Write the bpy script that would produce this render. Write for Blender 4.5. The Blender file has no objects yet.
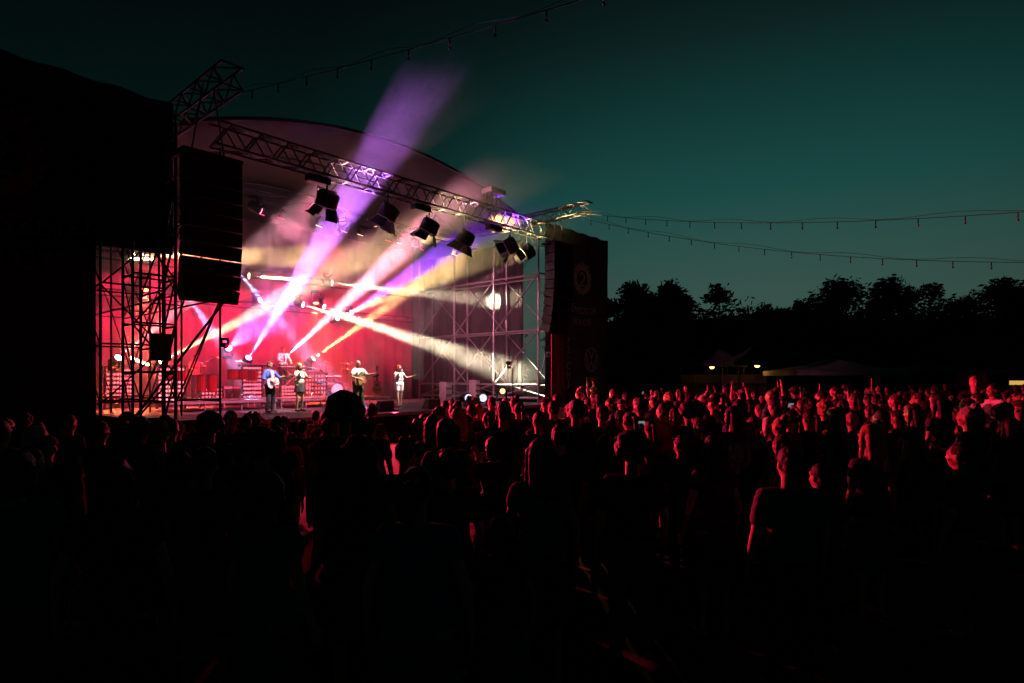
import bpy, math, random
from mathutils import Vector as V, Matrix, noise as mnoise

random.seed(7)
D = bpy.data
SC = bpy.context.scene
COL = SC.collection
R = math.radians

# ------------------------------------------------------------------ camera, sky, exposure
CAMZ, F, YH = 2.1, 600.0, 378.0
cd = D.cameras.new('camera'); cam = D.objects.new('camera', cd); COL.objects.link(cam)
cam.location = (0, 0, CAMZ); cam.rotation_euler = (R(90), 0, 0)
cd.sensor_width = 36; cd.lens = F / 1024 * 36; cd.shift_y = (YH - 341.5) / 1024
cd.clip_start = .1; cd.clip_end = 2000
SC.camera = cam

W = D.worlds.new('World'); SC.world = W; W.use_nodes = True
nt = W.node_tree; nt.nodes.clear()
def wn(t, **k):
    n = nt.nodes.new(t)
    for a, b in k.items(): setattr(n, a, b)
    return n
wout = wn('ShaderNodeOutputWorld'); wbg = wn('ShaderNodeBackground')
tc = wn('ShaderNodeTexCoord'); sep = wn('ShaderNodeSeparateXYZ')
nt.links.new(tc.outputs['Generated'], sep.inputs[0])
ramp = wn('ShaderNodeValToRGB')                       # colour by elevation: grey-green at the horizon, teal above, dark overhead
cr = ramp.color_ramp
cr.elements[0].position = 0.0; cr.elements[0].color = (0.03712, 0.06960, 0.05568, 1)
cr.elements[1].position = 1.0; cr.elements[1].color = (0.00139, 0.00348, 0.00394, 1)
for p, c in ((.12, (0.03480, 0.07424, 0.06032, 1)), (.2, (0.02378, 0.06960, 0.05916, 1)), (.28, (0.00986, 0.06032, 0.05452, 1)), (.40, (0.00522, 0.03596, 0.03248, 1)), (.48, (0.00464, 0.01914, 0.01833, 1)), (.56, (0.00383, 0.00928, 0.00951, 1)), (.7, (0.00209, 0.00580, 0.00638, 1))):
    e = cr.elements.new(p); e.color = c
nt.links.new(sep.outputs['Z'], ramp.inputs[0])
dot = wn('ShaderNodeVectorMath', operation='DOT_PRODUCT')   # afterglow towards the right of the stage
gdir = V((.36, .93, .12)).normalized()
dot.inputs[1].default_value = gdir
nt.links.new(tc.outputs['Generated'], dot.inputs[0])
gr = wn('ShaderNodeValToRGB'); g = gr.color_ramp
g.elements[0].position = .0; g.elements[0].color = (.12,) * 3 + (1,)
g.elements[1].position = 1.0; g.elements[1].color = (1.08,) * 3 + (1,)
for p, v in ((.5, .12), (.74, .19), (.86, .42), (.95, .92)):
    e = g.elements.new(p); e.color = (v, v, v, 1)
nt.links.new(dot.outputs['Value'], gr.inputs[0])
mul = wn('ShaderNodeMixRGB', blend_type='MULTIPLY'); mul.inputs[0].default_value = 1
nt.links.new(ramp.outputs[0], mul.inputs[1]); nt.links.new(gr.outputs[0], mul.inputs[2])
sky = wn('ShaderNodeTexSky', sky_type='NISHITA'); sky.sun_disc = False
sky.sun_elevation = R(-4); sky.sun_rotation = R(25)
tint = wn('ShaderNodeMixRGB', blend_type='MULTIPLY'); tint.inputs[0].default_value = 1
tint.inputs[2].default_value = (.006, .02, .014, 1)
nt.links.new(sky.outputs[0], tint.inputs[1])
add = wn('ShaderNodeMixRGB', blend_type='ADD'); add.inputs[0].default_value = 1
nt.links.new(mul.outputs[0], add.inputs[1]); nt.links.new(tint.outputs[0], add.inputs[2])
nt.links.new(add.outputs[0], wbg.inputs[0]); wbg.inputs[1].default_value = 1.0
nt.links.new(wbg.outputs[0], wout.inputs[0])

vs = SC.view_settings
vs.view_transform = 'Standard'; vs.look = 'None'; vs.exposure = 0; vs.gamma = 1; vs.use_curve_mapping = False
cy = SC.cycles
cy.use_denoising = True
try: cy.denoiser = 'OPENIMAGEDENOISE'
except Exception: pass
cy.volume_bounces = 0; cy.max_bounces = 4; cy.diffuse_bounces = 2; cy.glossy_bounces = 2
cy.transparent_max_bounces = 16; cy.sample_clamp_indirect = 4
cy.volume_max_steps = 256; cy.volume_step_rate = 1.0
cy.use_light_tree = True

# ------------------------------------------------------------------ stage frame: s along the front, w upstage
TH = R(48.6); US = V((math.cos(TH), math.sin(TH), 0)); VS = V((-math.sin(TH), math.cos(TH), 0))
X0, Y0, L = -8.24, 16.94, 14.3
DECK = .92
def S(s, w, z=0.): return V((X0, Y0, z)) + US * s + VS * w
def at(px, py, Y): return V(((px - 512) / F * Y, Y, CAMZ - (py - YH) / F * Y))
def pw(px, py, w):                                    # the point of the vertical plane w = const seen at a photo pixel
    k = (px - 512) / F
    Y = (w - X0 * math.sin(TH) + Y0 * math.cos(TH)) / (math.cos(TH) + k * -math.sin(TH))
    return at(px, py, Y)
def sw(p):
    d = V((p[0] - X0, p[1] - Y0, 0)); return d.dot(US), d.dot(VS)

# ------------------------------------------------------------------ materials
def mat(name, col, rough=.8, metal=0., noise=.0, nscale=6., emit=None, estr=0., objcol=False, bump=0., spec=.3, sheen=0.):
    m = D.materials.new(name); m.use_nodes = True
    t = m.node_tree; b = t.nodes['Principled BSDF']
    b.inputs['Base Color'].default_value = (*col, 1); b.inputs['Roughness'].default_value = rough
    b.inputs['Metallic'].default_value = metal; b.inputs['Specular IOR Level'].default_value = spec
    src = None
    if objcol:
        oi = t.nodes.new('ShaderNodeObjectInfo'); src = oi.outputs['Color']
    if noise:
        tx = t.nodes.new('ShaderNodeTexCoord'); nz = t.nodes.new('ShaderNodeTexNoise')
        nz.inputs['Scale'].default_value = nscale; nz.inputs['Detail'].default_value = 5
        t.links.new(tx.outputs['Object'], nz.inputs['Vector'])
        mr = t.nodes.new('ShaderNodeMapRange')
        mr.inputs[1].default_value = .3; mr.inputs[2].default_value = .7
        mr.inputs[3].default_value = 1 - noise; mr.inputs[4].default_value = 1 + noise
        t.links.new(nz.outputs['Fac'], mr.inputs[0])
        mx = t.nodes.new('ShaderNodeMixRGB'); mx.blend_type = 'MULTIPLY'; mx.inputs[0].default_value = 1
        if src: t.links.new(src, mx.inputs[1])
        else: mx.inputs[1].default_value = (*col, 1)
        t.links.new(mr.outputs[0], mx.inputs[2]); src = mx.outputs[0]
        if bump:
            bp = t.nodes.new('ShaderNodeBump'); bp.inputs['Strength'].default_value = bump; bp.inputs['Distance'].default_value = .02
            t.links.new(nz.outputs['Fac'], bp.inputs['Height']); t.links.new(bp.outputs[0], b.inputs['Normal'])
    if src: t.links.new(src, b.inputs['Base Color'])
    if emit:
        b.inputs['Emission Color'].default_value = (*emit, 1); b.inputs['Emission Strength'].default_value = estr
    return m
M = dict(
    grass=mat('grass', (.012, .014, .007), .95, noise=.5, nscale=1.5, bump=.4),
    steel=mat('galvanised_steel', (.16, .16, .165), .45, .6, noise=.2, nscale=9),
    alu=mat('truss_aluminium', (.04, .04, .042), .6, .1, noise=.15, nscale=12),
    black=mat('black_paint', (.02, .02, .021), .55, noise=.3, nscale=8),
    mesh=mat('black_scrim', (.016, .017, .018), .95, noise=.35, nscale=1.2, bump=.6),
    litmesh=mat('stage_lit_scrim', (.11, .12, .115), .95, noise=.45, nscale=.9, bump=.7),  # black scrim lightened in colour to stand in for stage glow on it
    cloth=mat('dark_backdrop_cloth', (.30, .20, .22), .9, noise=.3, nscale=.8, bump=.5),
    side=mat('side_drape_cloth', (.008, .008, .009), .95, noise=.3, nscale=1),
    roof=mat('grey_roof_fabric', (.028, .027, .027), .8, noise=.2, nscale=1.4),
    deck=mat('stage_deck_vinyl', (.12, .11, .12), .45, noise=.3, nscale=3),
    edge=mat('aluminium_edge', (.5, .48, .5), .5, .3, noise=.15, nscale=6),
    print=mat('banner_print', (.8, .8, .78), .9, noise=.35, nscale=4),
    printshaded=mat('banner_print_shaded', (.05, .052, .052), .9, noise=.3, nscale=4),  # same print with the darkness of the left side put into its colour
    printdim=mat('banner_print_small', (.3, .3, .3), .9, noise=.3, nscale=4),
    skirttext=mat('skirt_print', (.5, .12, .13), .9),
    skin=mat('skin', (.42, .25, .18), .6, noise=.12, nscale=9),
    cl=mat('clothing_fabric', (.1, .1, .1), .9, objcol=True, noise=.22, nscale=14, bump=.3),
    hair=mat('hair', (.03, .02, .015), .6, objcol=True, noise=.5, nscale=40, bump=.5),
    shoe=mat('shoe_leather', (.04, .035, .03), .6),
    bark=mat('bark', (.05, .04, .03), .9, noise=.3),
    leaf=mat('leaves', (.04, .06, .022), .8, objcol=True, noise=.3, nscale=.6),
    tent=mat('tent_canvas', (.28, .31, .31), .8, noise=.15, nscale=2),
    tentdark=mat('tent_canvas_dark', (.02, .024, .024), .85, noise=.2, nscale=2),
    wood=mat('counter_wood', (.03, .022, .015), .7, noise=.3, nscale=4),
    red=mat('red_drum_shell', (.45, .02, .03), .3, noise=.1),
    white=mat('white_gloss', (.75, .72, .72), .35, noise=.08),
    cream=mat('drum_head', (.7, .66, .62), .6, noise=.1),
    brass=mat('brass', (.65, .45, .16), .3, 1., noise=.15, nscale=20),
    chrome=mat('chrome', (.6, .6, .62), .2, 1., noise=.1),
    gwood=mat('guitar_wood', (.3, .15, .07), .35, noise=.2, nscale=12),
    glass=mat('unlit_bulb', (.14, .14, .13), .15, noise=.05),
    wire=mat('cable', (.02, .02, .02), .7),
    rubble=mat('flight_case', (.16, .14, .15), .5, noise=.25, nscale=5),
    phone=mat('phone_shell', (.04, .04, .045), .3),
)
def emat(name, col, s): return mat(name, (.02, .02, .02), .5, emit=col, estr=s)
M['led'] = emat('led_pink', (1, .1, .16), 3.0); M['ledw'] = emat('led_pale_pink', (1, .2, .26), 3.0)
M['lamp'] = emat('lamp_warm', (1, .42, .1), 9); M['lampdim'] = emat('lamp_amber', (1, .55, .12), .7)
M['screen'] = emat('phone_screen', (.8, .85, 1), .22)
M['tube'] = emat('tube_yellow', (1, .85, .5), 14)
LENS = {}
def lens(col, s=25):
    k = (tuple(round(c, 2) for c in col), s)
    if k not in LENS: LENS[k] = emat('lamp_lens', col, s)
    return LENS[k]

# ------------------------------------------------------------------ mesh buffer
def frame(d):
    d = V(d).normalized(); a = V((0, 0, 1)) if abs(d.z) < .95 else V((1, 0, 0))
    x = d.cross(a).normalized(); y = x.cross(d).normalized()
    return x, y, d
class MB:
    def __init__(s): s.v = []; s.f = []; s.smooth = False
    def ring(s, c, x, y, rx, ry, n): 
        i = len(s.v)
        for k in range(n):
            a = 2 * math.pi * k / n
            s.v.append(V(c) + x * (rx * math.cos(a)) + y * (ry * math.sin(a)))
        return i
    def loft(s, rings, n, caps=True):
        for a, b in zip(rings, rings[1:]):
            for k in range(n):
                k2 = (k + 1) % n; s.f.append((a + k, a + k2, b + k2, b + k))
        if caps:
            s.f.append(tuple(rings[0] + k for k in reversed(range(n)))); s.f.append(tuple(rings[-1] + k for k in range(n)))
        return s
    def tube(s, p, q, r, r2=None, n=6):
        r2 = r if r2 is None else r2
        x, y, d = frame(V(q) - V(p))
        return s.loft([s.ring(p, x, y, r, r, n), s.ring(q, x, y, r2, r2, n)], n)
    def path(s, pts, r, n=6):
        rs = []
        for i, p in enumerate(pts):
            d = V(pts[min(i + 1, len(pts) - 1)]) - V(pts[max(i - 1, 0)])
            x, y, _ = frame(d); rr = r[i] if isinstance(r, (list, tuple)) else r
            rs.append(s.ring(p, x, y, rr, rr, n))
        return s.loft(rs, n)
    def cap(s, p, q, r1, r2, n=12, m=4):                # capsule with tapered ends
        p, q = V(p), V(q); x, y, d = frame(q - p); rs = []
        for k in range(m):
            a = math.pi / 2 * (1 - k / m) ; rs.append(s.ring(p - d * (r1 * math.sin(a)), x, y, max(r1 * math.cos(a), r1 * .05), max(r1 * math.cos(a), r1 * .05), n))
        rs.append(s.ring(p, x, y, r1, r1, n)); rs.append(s.ring(q, x, y, r2, r2, n))
        for k in range(1, m + 1):
            a = math.pi / 2 * k / m; rs.append(s.ring(q + d * (r2 * math.sin(a)), x, y, max(r2 * math.cos(a), r2 * .05), max(r2 * math.cos(a), r2 * .05), n))
        return s.loft(rs, n)
    def ell(s, c, r, n=16, m=10, rot=None, wob=0, seed=0):
        c = V(c); rs = []
        base = len(s.v)
        for j in range(1, m):
            t = math.pi * j / m; i = len(s.v); rs.append(i)
            for k in range(n):
                a = 2 * math.pi * k / n
                o = V((math.sin(t) * math.cos(a), math.sin(t) * math.sin(a), math.cos(t)))
                f = 1 + (wob * mnoise.noise(o * 2.5 + V((seed, seed * .7, 0))) if wob else 0)
                p = V((o.x * r[0] * f, o.y * r[1] * f, o.z * r[2] * f))
                if rot: p = rot @ p
                s.v.append(c + p)
        top = len(s.v); s.v.append(c + (rot @ V((0, 0, r[2])) if rot else V((0, 0, r[2]))))
        bot = len(s.v); s.v.append(c - (rot @ V((0, 0, r[2])) if rot else V((0, 0, r[2]))))
        for a, b in zip(rs, rs[1:]):
            for k in range(n): k2 = (k + 1) % n; s.f.append((a + k, b + k, b + k2, a + k2))
        for k in range(n):
            k2 = (k + 1) % n; s.f.append((top, rs[0] + k, rs[0] + k2)); s.f.append((bot, rs[-1] + k2, rs[-1] + k))
        return s
    def hexa(s, c):                                     # 8 corners: 4 bottom then 4 top, counter-clockwise
        i = len(s.v); s.v += [V(p) for p in c]
        for f in ((3, 2, 1, 0), (4, 5, 6, 7), (0, 1, 5, 4), (1, 2, 6, 5), (2, 3, 7, 6), (3, 0, 4, 7)): s.f.append(tuple(i + k for k in f))
        return s
    def box(s, c, size, x=V((1, 0, 0)), y=V((0, 1, 0)), z=V((0, 0, 1))):
        c = V(c); hx, hy, hz = x * size[0] / 2, y * size[1] / 2, z * size[2] / 2
        return s.hexa([c - hx - hy - hz, c + hx - hy - hz, c + hx + hy - hz, c - hx + hy - hz, c - hx - hy + hz, c + hx - hy + hz, c + hx + hy + hz, c - hx + hy + hz])
    def sbox(s, s0, s1, w0, w1, z0, z1):                # box in stage coordinates
        return s.hexa([S(s0, w0, z0), S(s1, w0, z0), S(s1, w1, z0), S(s0, w1, z0), S(s0, w0, z1), S(s1, w0, z1), S(s1, w1, z1), S(s0, w1, z1)])
    def disc(s, c, d, r, t, n=20, r2=None):
        d = V(d).normalized(); return s.tube(V(c) - d * t / 2, V(c) + d * t / 2, r, r2, n)
def wloc(o):
    p = V((0, 0, 0))
    while o: p += V(o.location); o = o.parent
    return p
def link(name, mb, m, parent=None, origin=None, bevel=0, smooth=None, hidden=False):
    base = wloc(parent) if parent else (V(origin) if origin is not None else V((0, 0, 0)))
    me = D.meshes.new(name); me.from_pydata([v - base for v in mb.v], [], mb.f); me.update()
    me.materials.append(M[m] if isinstance(m, str) else m)
    if smooth if smooth is not None else mb.smooth:
        for p in me.polygons: p.use_smooth = True
    o = D.objects.new(name, me); COL.objects.link(o)
    if parent: o.parent = parent
    else: o.location = base
    if bevel:
        b = o.modifiers.new('bevel', 'BEVEL'); b.width = bevel; b.segments = 2; b.limit_method = 'ANGLE'
    return o
def tag(o, label=None, cat=None, group=None, kind=None):
    if label: o['label'] = label
    if cat: o['category'] = cat
    if group: o['group'] = group
    if kind: o['kind'] = kind
    return o
def thing(name, label, cat, loc, group=None):
    o = D.objects.new(name, None); o.empty_display_size = .2; COL.objects.link(o); o.location = loc
    return tag(o, label, cat, group)
def light(name, kind, loc, energy, col, target=None, size=.08, angle=None, blend=.15, parent=None):
    l = D.lights.new(name, kind); l.energy = energy; l.color = col
    if kind == 'SPOT': l.spot_size = R(angle); l.spot_blend = blend; l.shadow_soft_size = size
    elif kind == 'POINT': l.shadow_soft_size = size
    elif kind == 'AREA': l.shape = 'RECTANGLE'; l.size, l.size_y = size
    o = D.objects.new(name, l); COL.objects.link(o)
    base = wloc(parent) if parent else V((0, 0, 0))
    o.location = V(loc) - base
    if parent: o.parent = parent
    if target is not None: o.rotation_euler = (V(target) - V(loc)).to_track_quat('-Z', 'Y').to_euler()
    return o
TMP = D.scenes.new('workbench'); TRASH = []
def remesh(mb, name, vox, mt, smooth_it=3, disp=0, seed=0):
    me = D.meshes.new(name + '_src'); me.from_pydata(mb.v, [], mb.f); me.update()
    o = D.objects.new(name + '_src', me); TMP.collection.objects.link(o)
    m = o.modifiers.new('r', 'REMESH'); m.mode = 'VOXEL'; m.voxel_size = vox; m.use_smooth_shade = True
    sm = o.modifiers.new('s', 'SMOOTH'); sm.factor = .5; sm.iterations = smooth_it
    TMP.view_layers[0].update(); dg = TMP.view_layers[0].depsgraph
    out = D.meshes.new_from_object(o.evaluated_get(dg)); out.name = name
    TMP.collection.objects.unlink(o); TRASH.extend([o, me])
    if disp:
        nrm = [V(v.normal) for v in out.vertices]
        for v, vn in zip(out.vertices, nrm):
            n = mnoise.noise(v.co * 22 + V((seed, 0, 0))) + .6 * mnoise.noise(v.co * 55 + V((0, seed, 0)))
            v.co += vn * n * disp
    out.materials.clear(); out.materials.append(M[mt])
    return out

# ------------------------------------------------------------------ ground
gm = MB(); N = 60
def gz(x, y):
    r = math.hypot(x, y); return .03 * mnoise.noise(V((x * .3, y * .3, 0))) - .02 if r < 80 else -.02
xs = [-900, -400, -200, -110] + [-70 + i * 140 / N for i in range(N + 1)] + [110, 200, 400, 900]
for y in xs:
    for x in xs: gm.v.append(V((x, y + 20, gz(x, y + 20))))
n = len(xs)
for j in range(n - 1):
    for i in range(n - 1): gm.f.append((j * n + i, j * n + i + 1, (j + 1) * n + i + 1, (j + 1) * n + i))
tag(link('ground', gm, 'grass', smooth=True), 'dark trampled grass field under the crowd', 'ground', kind='structure')

# ------------------------------------------------------------------ stage platform, backdrop, roof
st = thing('stage_platform', 'raised black stage deck with pale metal edge in front of the crimson backdrop', 'stage', S(L / 2, 4, 0))
link('deck', MB().sbox(-1.6, L + 1, -.9, 9.4, DECK - .12, DECK), 'deck', st, bevel=.01)
link('edge_trim', MB().sbox(-1.6, L + 1, -.94, -.9, DECK - .1, DECK + .006), 'edge', st)
link('skirt', MB().sbox(-1.6, L + 1, -.87, -.83, 0, DECK - .12), 'mesh', st)
legs = MB()
for i in range(7):
    for j in range(4):
        link('leg', MB().tube(S(i * 2.3, .2 + j * 2.9, 0), S(i * 2.3, .2 + j * 2.9, DECK - .12), .03), 'steel', st)
def curtain(s0, w0, s1, w1, z0, z1, folds, depth, nz=2, thick=.03):
    mb = MB(); n = folds * 6
    a, b = S(s0, w0), S(s1, w1); d = (b - a).normalized(); nn = V((-d.y, d.x, 0)); 
    for side in (0, 1):
        for j in range(nz + 1):
            for i in range(n + 1):
                t = i / n; p = a.lerp(b, t); o = depth * math.sin(t * folds * 2 * math.pi + .8 * math.sin(7 * t)) * (1 - .3 * j / nz) + (thick if side else 0)
                q = p + nn * o; q.z = z0 + (z1 - z0) * j / nz; mb.v.append(q)
    w = n + 1; h = (nz + 1) * w
    for j in range(nz):
        for i in range(n):
            q = j * w + i
            mb.f.append((q, q + 1, q + 1 + w, q + w)); mb.f.append((h + q + w, h + q + 1 + w, h + q + 1, h + q))
    for i in range(n):
        mb.f.append((i + 1, i, h + i, h + i + 1)); t = nz * w + i; mb.f.append((t, t + 1, h + t + 1, h + t))
    for j in range(nz):
        q = j * w; mb.f.append((q, q + w, h + q + w, h + q)); q = j * w + n; mb.f.append((q + w, q, h + q, h + q + w))
    return mb
tag(link('stage_backdrop', curtain(-2.2, 9.5, L + .4, 9.5, DECK, 9.3, 26, .07), 'cloth', origin=S(L / 2, 9.5, DECK), smooth=True), 'dark pleated backdrop cloth glowing crimson behind the band', 'backdrop')
tag(link('side_drape', curtain(L + 1.15, 1.9, L + 1.15, 9.4, DECK, 8.9, 12, .07), 'side', origin=S(L + 1.15, 5, DECK), smooth=True), 'black drape closing the stage behind the right side scaffold', 'drape')
tag(link('wing_curtain', curtain(L + .3, -.55, L + 1.25, -.55, DECK - .1, 6.6, 3, .07), mat('wing_curtain_cloth', (.3, .05, .07), .9, noise=.2), origin=S(L + .7, -.5, DECK), smooth=True), 'narrow curtain glowing red beside the right front scaffold post', 'curtain')
# arched roof
roof = thing('stage_roof', 'arched grey fabric roof over the stage above the front truss', 'roof', S(L / 2, 5, 9.3))
def zr(s): return 9.55 + 1.55 * (1 - ((s - L / 2) / (L / 2 + .5)) ** 2)
mb = MB(); ns = 28; WR = [1.1, 3, 5, 7, 9.6]
for side in (0, 1):
    for w in WR:
        for i in range(ns + 1):
            s_ = -.5 + (L + 1) * i / ns; mb.v.append(S(s_, w, zr(s_) + .04 * side - .05 * math.sin(i / ns * math.pi * 5) ** 2 * math.sin((w - 1.1) / 8.5 * math.pi)))
ww = ns + 1; h = ww * len(WR)
for j in range(len(WR) - 1):
    for i in range(ns):
        q = j * ww + i; mb.f.append((q + ww, q + ww + 1, q + 1, q)); mb.f.append((h + q, h + q + 1, h + q + ww + 1, h + q + ww))
for i in range(ns):
    mb.f.append((i, i + 1, h + i + 1, h + i)); q = (len(WR) - 1) * ww + i; mb.f.append((q + 1, q, h + q, h + q + 1))
link('roof_fabric', mb, 'roof', roof, smooth=True)
for w in (1.1, 5.3, 9.5):
    link('rib', MB().path([S(-.5 + (L + 1) * i / 20, w, zr(-.5 + (L + 1) * i / 20) - .06) for i in range(21)], .04), 'alu', roof)
gb = MB(); n = 20                                       # gable cloth at the rear
for i in range(n + 1):
    s_ = -.5 + (L + 1) * i / n; gb.v.append(S(s_, 9.62, 9.2)); gb.v.append(S(s_, 9.62, zr(s_) - .01)); gb.v.append(S(s_, 9.65, 9.2)); gb.v.append(S(s_, 9.65, zr(s_) - .01))
for i in range(n):
    q = 4 * i; gb.f += [(q, q + 1, q + 5, q + 4), (q + 2, q + 6, q + 7, q + 3), (q, q + 4, q + 6, q + 2), (q + 1, q + 3, q + 7, q + 5)]
link('gable_cloth', gb, 'roof', roof)

# ------------------------------------------------------------------ trusses
def truss(label, p, q, a=.3, hgt=.42, step=.5, m='alu', r=.036, group='lighting trusses of the stage'):
    p, q = V(p), V(q); d = (q - p).normalized(); up = V((0, 0, 1)); side = d.cross(up).normalized()
    ln = (q - p).length
    root = thing('lighting_truss', label, 'truss', p, group)
    co = [side * x * a / 2 + up * y for x in (-1, 1) for y in (0, hgt)]
    for c in co: link('chord', MB().tube(p + c, q + c, r), m, root)
    lb = MB(); n = max(2, int(ln / step))
    for i in range(n):
        t0, t1 = p + d * ln * i / n, p + d * ln * (i + 1) / n
        for x in (0, 2):
            lb.tube(t0 + co[x + (i % 2)], t1 + co[x + 1 - (i % 2)], r * .62, n=5)
        for y in (0, 1): lb.tube(t0 + co[y if i % 2 else 2 + y], t1 + co[2 + y if i % 2 else y], r * .62, n=5)
        if i % 2 == 0:
            for k in (0, 1): lb.tube(t0 + co[k], t0 + co[2 + k], r * .62, n=5)
    link('lacing', lb, m, root)
    return root
ZB, ZT = 8.52, 9.16
truss('long aluminium front truss crossing the stage opening with big lamps hanging below', S(-.3, -.25, ZB), S(L + .2, -.25, ZB), .45, ZT - ZB, .42)
truss('thin mid-stage truss carrying a row of small par lamps', S(0, 4, 8.6), S(L, 4, 8.6), .3, .3, .5, r=.02)
truss('rear upper truss in front of the backdrop with beam lamps', S(-1, 8.7, 6.55), S(L, 8.7, 6.55), .3, .3, .5, r=.02)
truss('rear lower truss in front of the backdrop with beam lamps', S(-1, 8.9, 5.2), S(L, 8.9, 5.2), .25, .25, .5, r=.018)
truss('forward cantilever truss over the right loudspeaker array', S(L + .35, -2.6, 9.35), S(L + .35, 4.2, 9.35), .4, .45, .5)
truss('dark forward cantilever truss over the left loudspeaker array', S(-.75, -2.5, 9.25), S(-.75, 4.2, 9.25), .5, .55, .5, m='black')
# box on short posts standing on the front truss
hz = thing('truss_top_unit', 'small flat dark unit on thin posts on top of the front truss', 'lamp unit', S(11.4, .1, ZT))
for ds in (-.28, 0, .28):
    for dw in (-.15, .15): link('post', MB().tube(S(11.4 + ds, .1 + dw, ZT), S(11.4 + ds, .1 + dw, ZT + .75), .022), 'black', hz)
link('housing', MB().sbox(10.95, 11.85, -.2, .4, ZT + .75, ZT + .95), 'black', hz, bevel=.02)

# ------------------------------------------------------------------ scaffolds
def scaffold(label, s_in, s_out, ws, levels, top, m='steel', bottom=0., rp=.032, braces=True, sbr=True, group='scaffold towers of the stage'):
    root = thing('scaffold_tower', label, 'scaffold', S(s_in, ws[0], bottom), group)
    for s_ in (s_in, s_out):
        for w in ws: link('post', MB().tube(S(s_, w, bottom), S(s_, w, top), rp, n=8), m, root)
    for s_ in (s_in, s_out):
        for z in levels:
            for a, b in zip(ws, ws[1:]): link('ledger', MB().tube(S(s_, a, z), S(s_, b, z), rp * .85), m, root)
    for w in ws:
        for z in levels: link('transom', MB().tube(S(s_in, w, z + .05), S(s_out, w, z + .05), rp * .8), m, root)
    if braces:
        lv = list(levels)
        for k, (z0, z1) in enumerate(zip(lv, lv[1:])):
            for j, (a, b) in enumerate(zip(ws, ws[1:])):
                link('diagonal_brace', MB().tube(S(s_in, b, z0), S(s_in, a, z1), rp * .8), m, root)
                if sbr: link('diagonal_brace', MB().tube(S(s_out, a, z0), S(s_out, b, z1), rp * .55), m, root)
        for k, (z0, z1) in enumerate(zip(lv, lv[1:])):
            link('diagonal_brace', MB().tube(S(s_in, ws[0], z0 if k % 2 else z1), S(s_out, ws[0], z1 if k % 2 else z0), .022), m, root)
    return root
BAY = 2.82; LV = (1.45, 4.32, 6.9)
WS = [0, BAY, 2 * BAY, 3 * BAY]
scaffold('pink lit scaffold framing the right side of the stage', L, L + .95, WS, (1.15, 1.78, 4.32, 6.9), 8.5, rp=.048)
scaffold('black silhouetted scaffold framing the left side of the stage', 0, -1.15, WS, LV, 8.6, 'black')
lw = scaffold('scaffold tower inside the left wing under the black banner', -1.5, -2.9, [-.1, 1.6], (1.45, 2.9, 4.4, 5.9, 7.4), 9.3, 'black', group='scaffold towers of the stage')
link('diagonal_brace', MB().tube(S(-2.8, -.34, .3), S(.02, -.34, 4.3), .035), 'black', lw)
scaffold('scaffold wing holding up the right banner', L + 2.2, L + 5.6, [.35, 1.8], (1.6, 4.0, 6.4, 8.8), 9.2, 'black', braces=False)
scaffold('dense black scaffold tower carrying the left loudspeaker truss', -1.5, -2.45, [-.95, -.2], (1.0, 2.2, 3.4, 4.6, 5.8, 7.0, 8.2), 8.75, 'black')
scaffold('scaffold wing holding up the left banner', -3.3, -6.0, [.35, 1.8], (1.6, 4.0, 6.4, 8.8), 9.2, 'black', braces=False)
cb = thing('cable_box', 'black control box hung on the left scaffold above the light panels', 'control box', S(-1.55, .1, 2.5))
link('housing', MB().sbox(-1.82, -1.38, -.35, -.15, 2.55, 3.25), 'black', cb, bevel=.02)
link('cable', MB().path([S(-1.6, -.2, 3.25), S(-1.62, -.15, 5), S(-1.58, -.12, 7.4)], .025), 'wire', cb)

# ------------------------------------------------------------------ wing banners with print
def text_mb(txt, size, arch=0., squash=1.):
    cu = D.curves.new('t', 'FONT'); cu.body = txt; cu.size = size; cu.align_x = 'CENTER'; cu.extrude = .004; cu.resolution_u = 3
    o = D.objects.new('t', cu); TMP.collection.objects.link(o)
    TMP.view_layers[0].update(); dg = TMP.view_layers[0].depsgraph; me = D.meshes.new_from_object(o.evaluated_get(dg))
    pts = [V(v.co) for v in me.vertices]; fs = [tuple(p.vertices) for p in me.polygons]
    TMP.collection.objects.unlink(o); TRASH.extend([o, cu, me])
    for p in pts:
        p.x *= squash
        if arch: p.y += arch * p.x * p.x
    return pts, fs
def put(mb, pts, fs, s_, w, z, n=1):
    i = len(mb.v)
    for p in pts: mb.v.append(S(s_ + p.x, w - p.z - .012, z + p.y))
    for f in fs: mb.f.append(tuple(i + k for k in f))
def shape(mb, outline, s_, w, z, t=.008):
    i = len(mb.v); n = len(outline)
    for x, y in outline: mb.v.append(S(s_ + x, w - .008, z + y))
    for x, y in outline: mb.v.append(S(s_ + x, w - .008 - t, z + y))
    mb.f.append(tuple(i + k for k in range(n))); mb.f.append(tuple(i + n + k for k in reversed(range(n))))
    for k in range(n): k2 = (k + 1) % n; mb.f.append((i + k, i + n + k, i + n + k2, i + k2))
def strip(mb, pts, wd, s_, w, z):
    for (a, b) in zip(pts, pts[1:]):
        d = V((b[0] - a[0], b[1] - a[1])); d.normalize(); nx, ny = -d.y * wd / 2, d.x * wd / 2
        shape(mb, [(a[0] + nx, a[1] + ny), (a[0] - nx, a[1] - ny), (b[0] - nx, b[1] - ny), (b[0] + nx, b[1] + ny)], s_, w, z)
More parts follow.
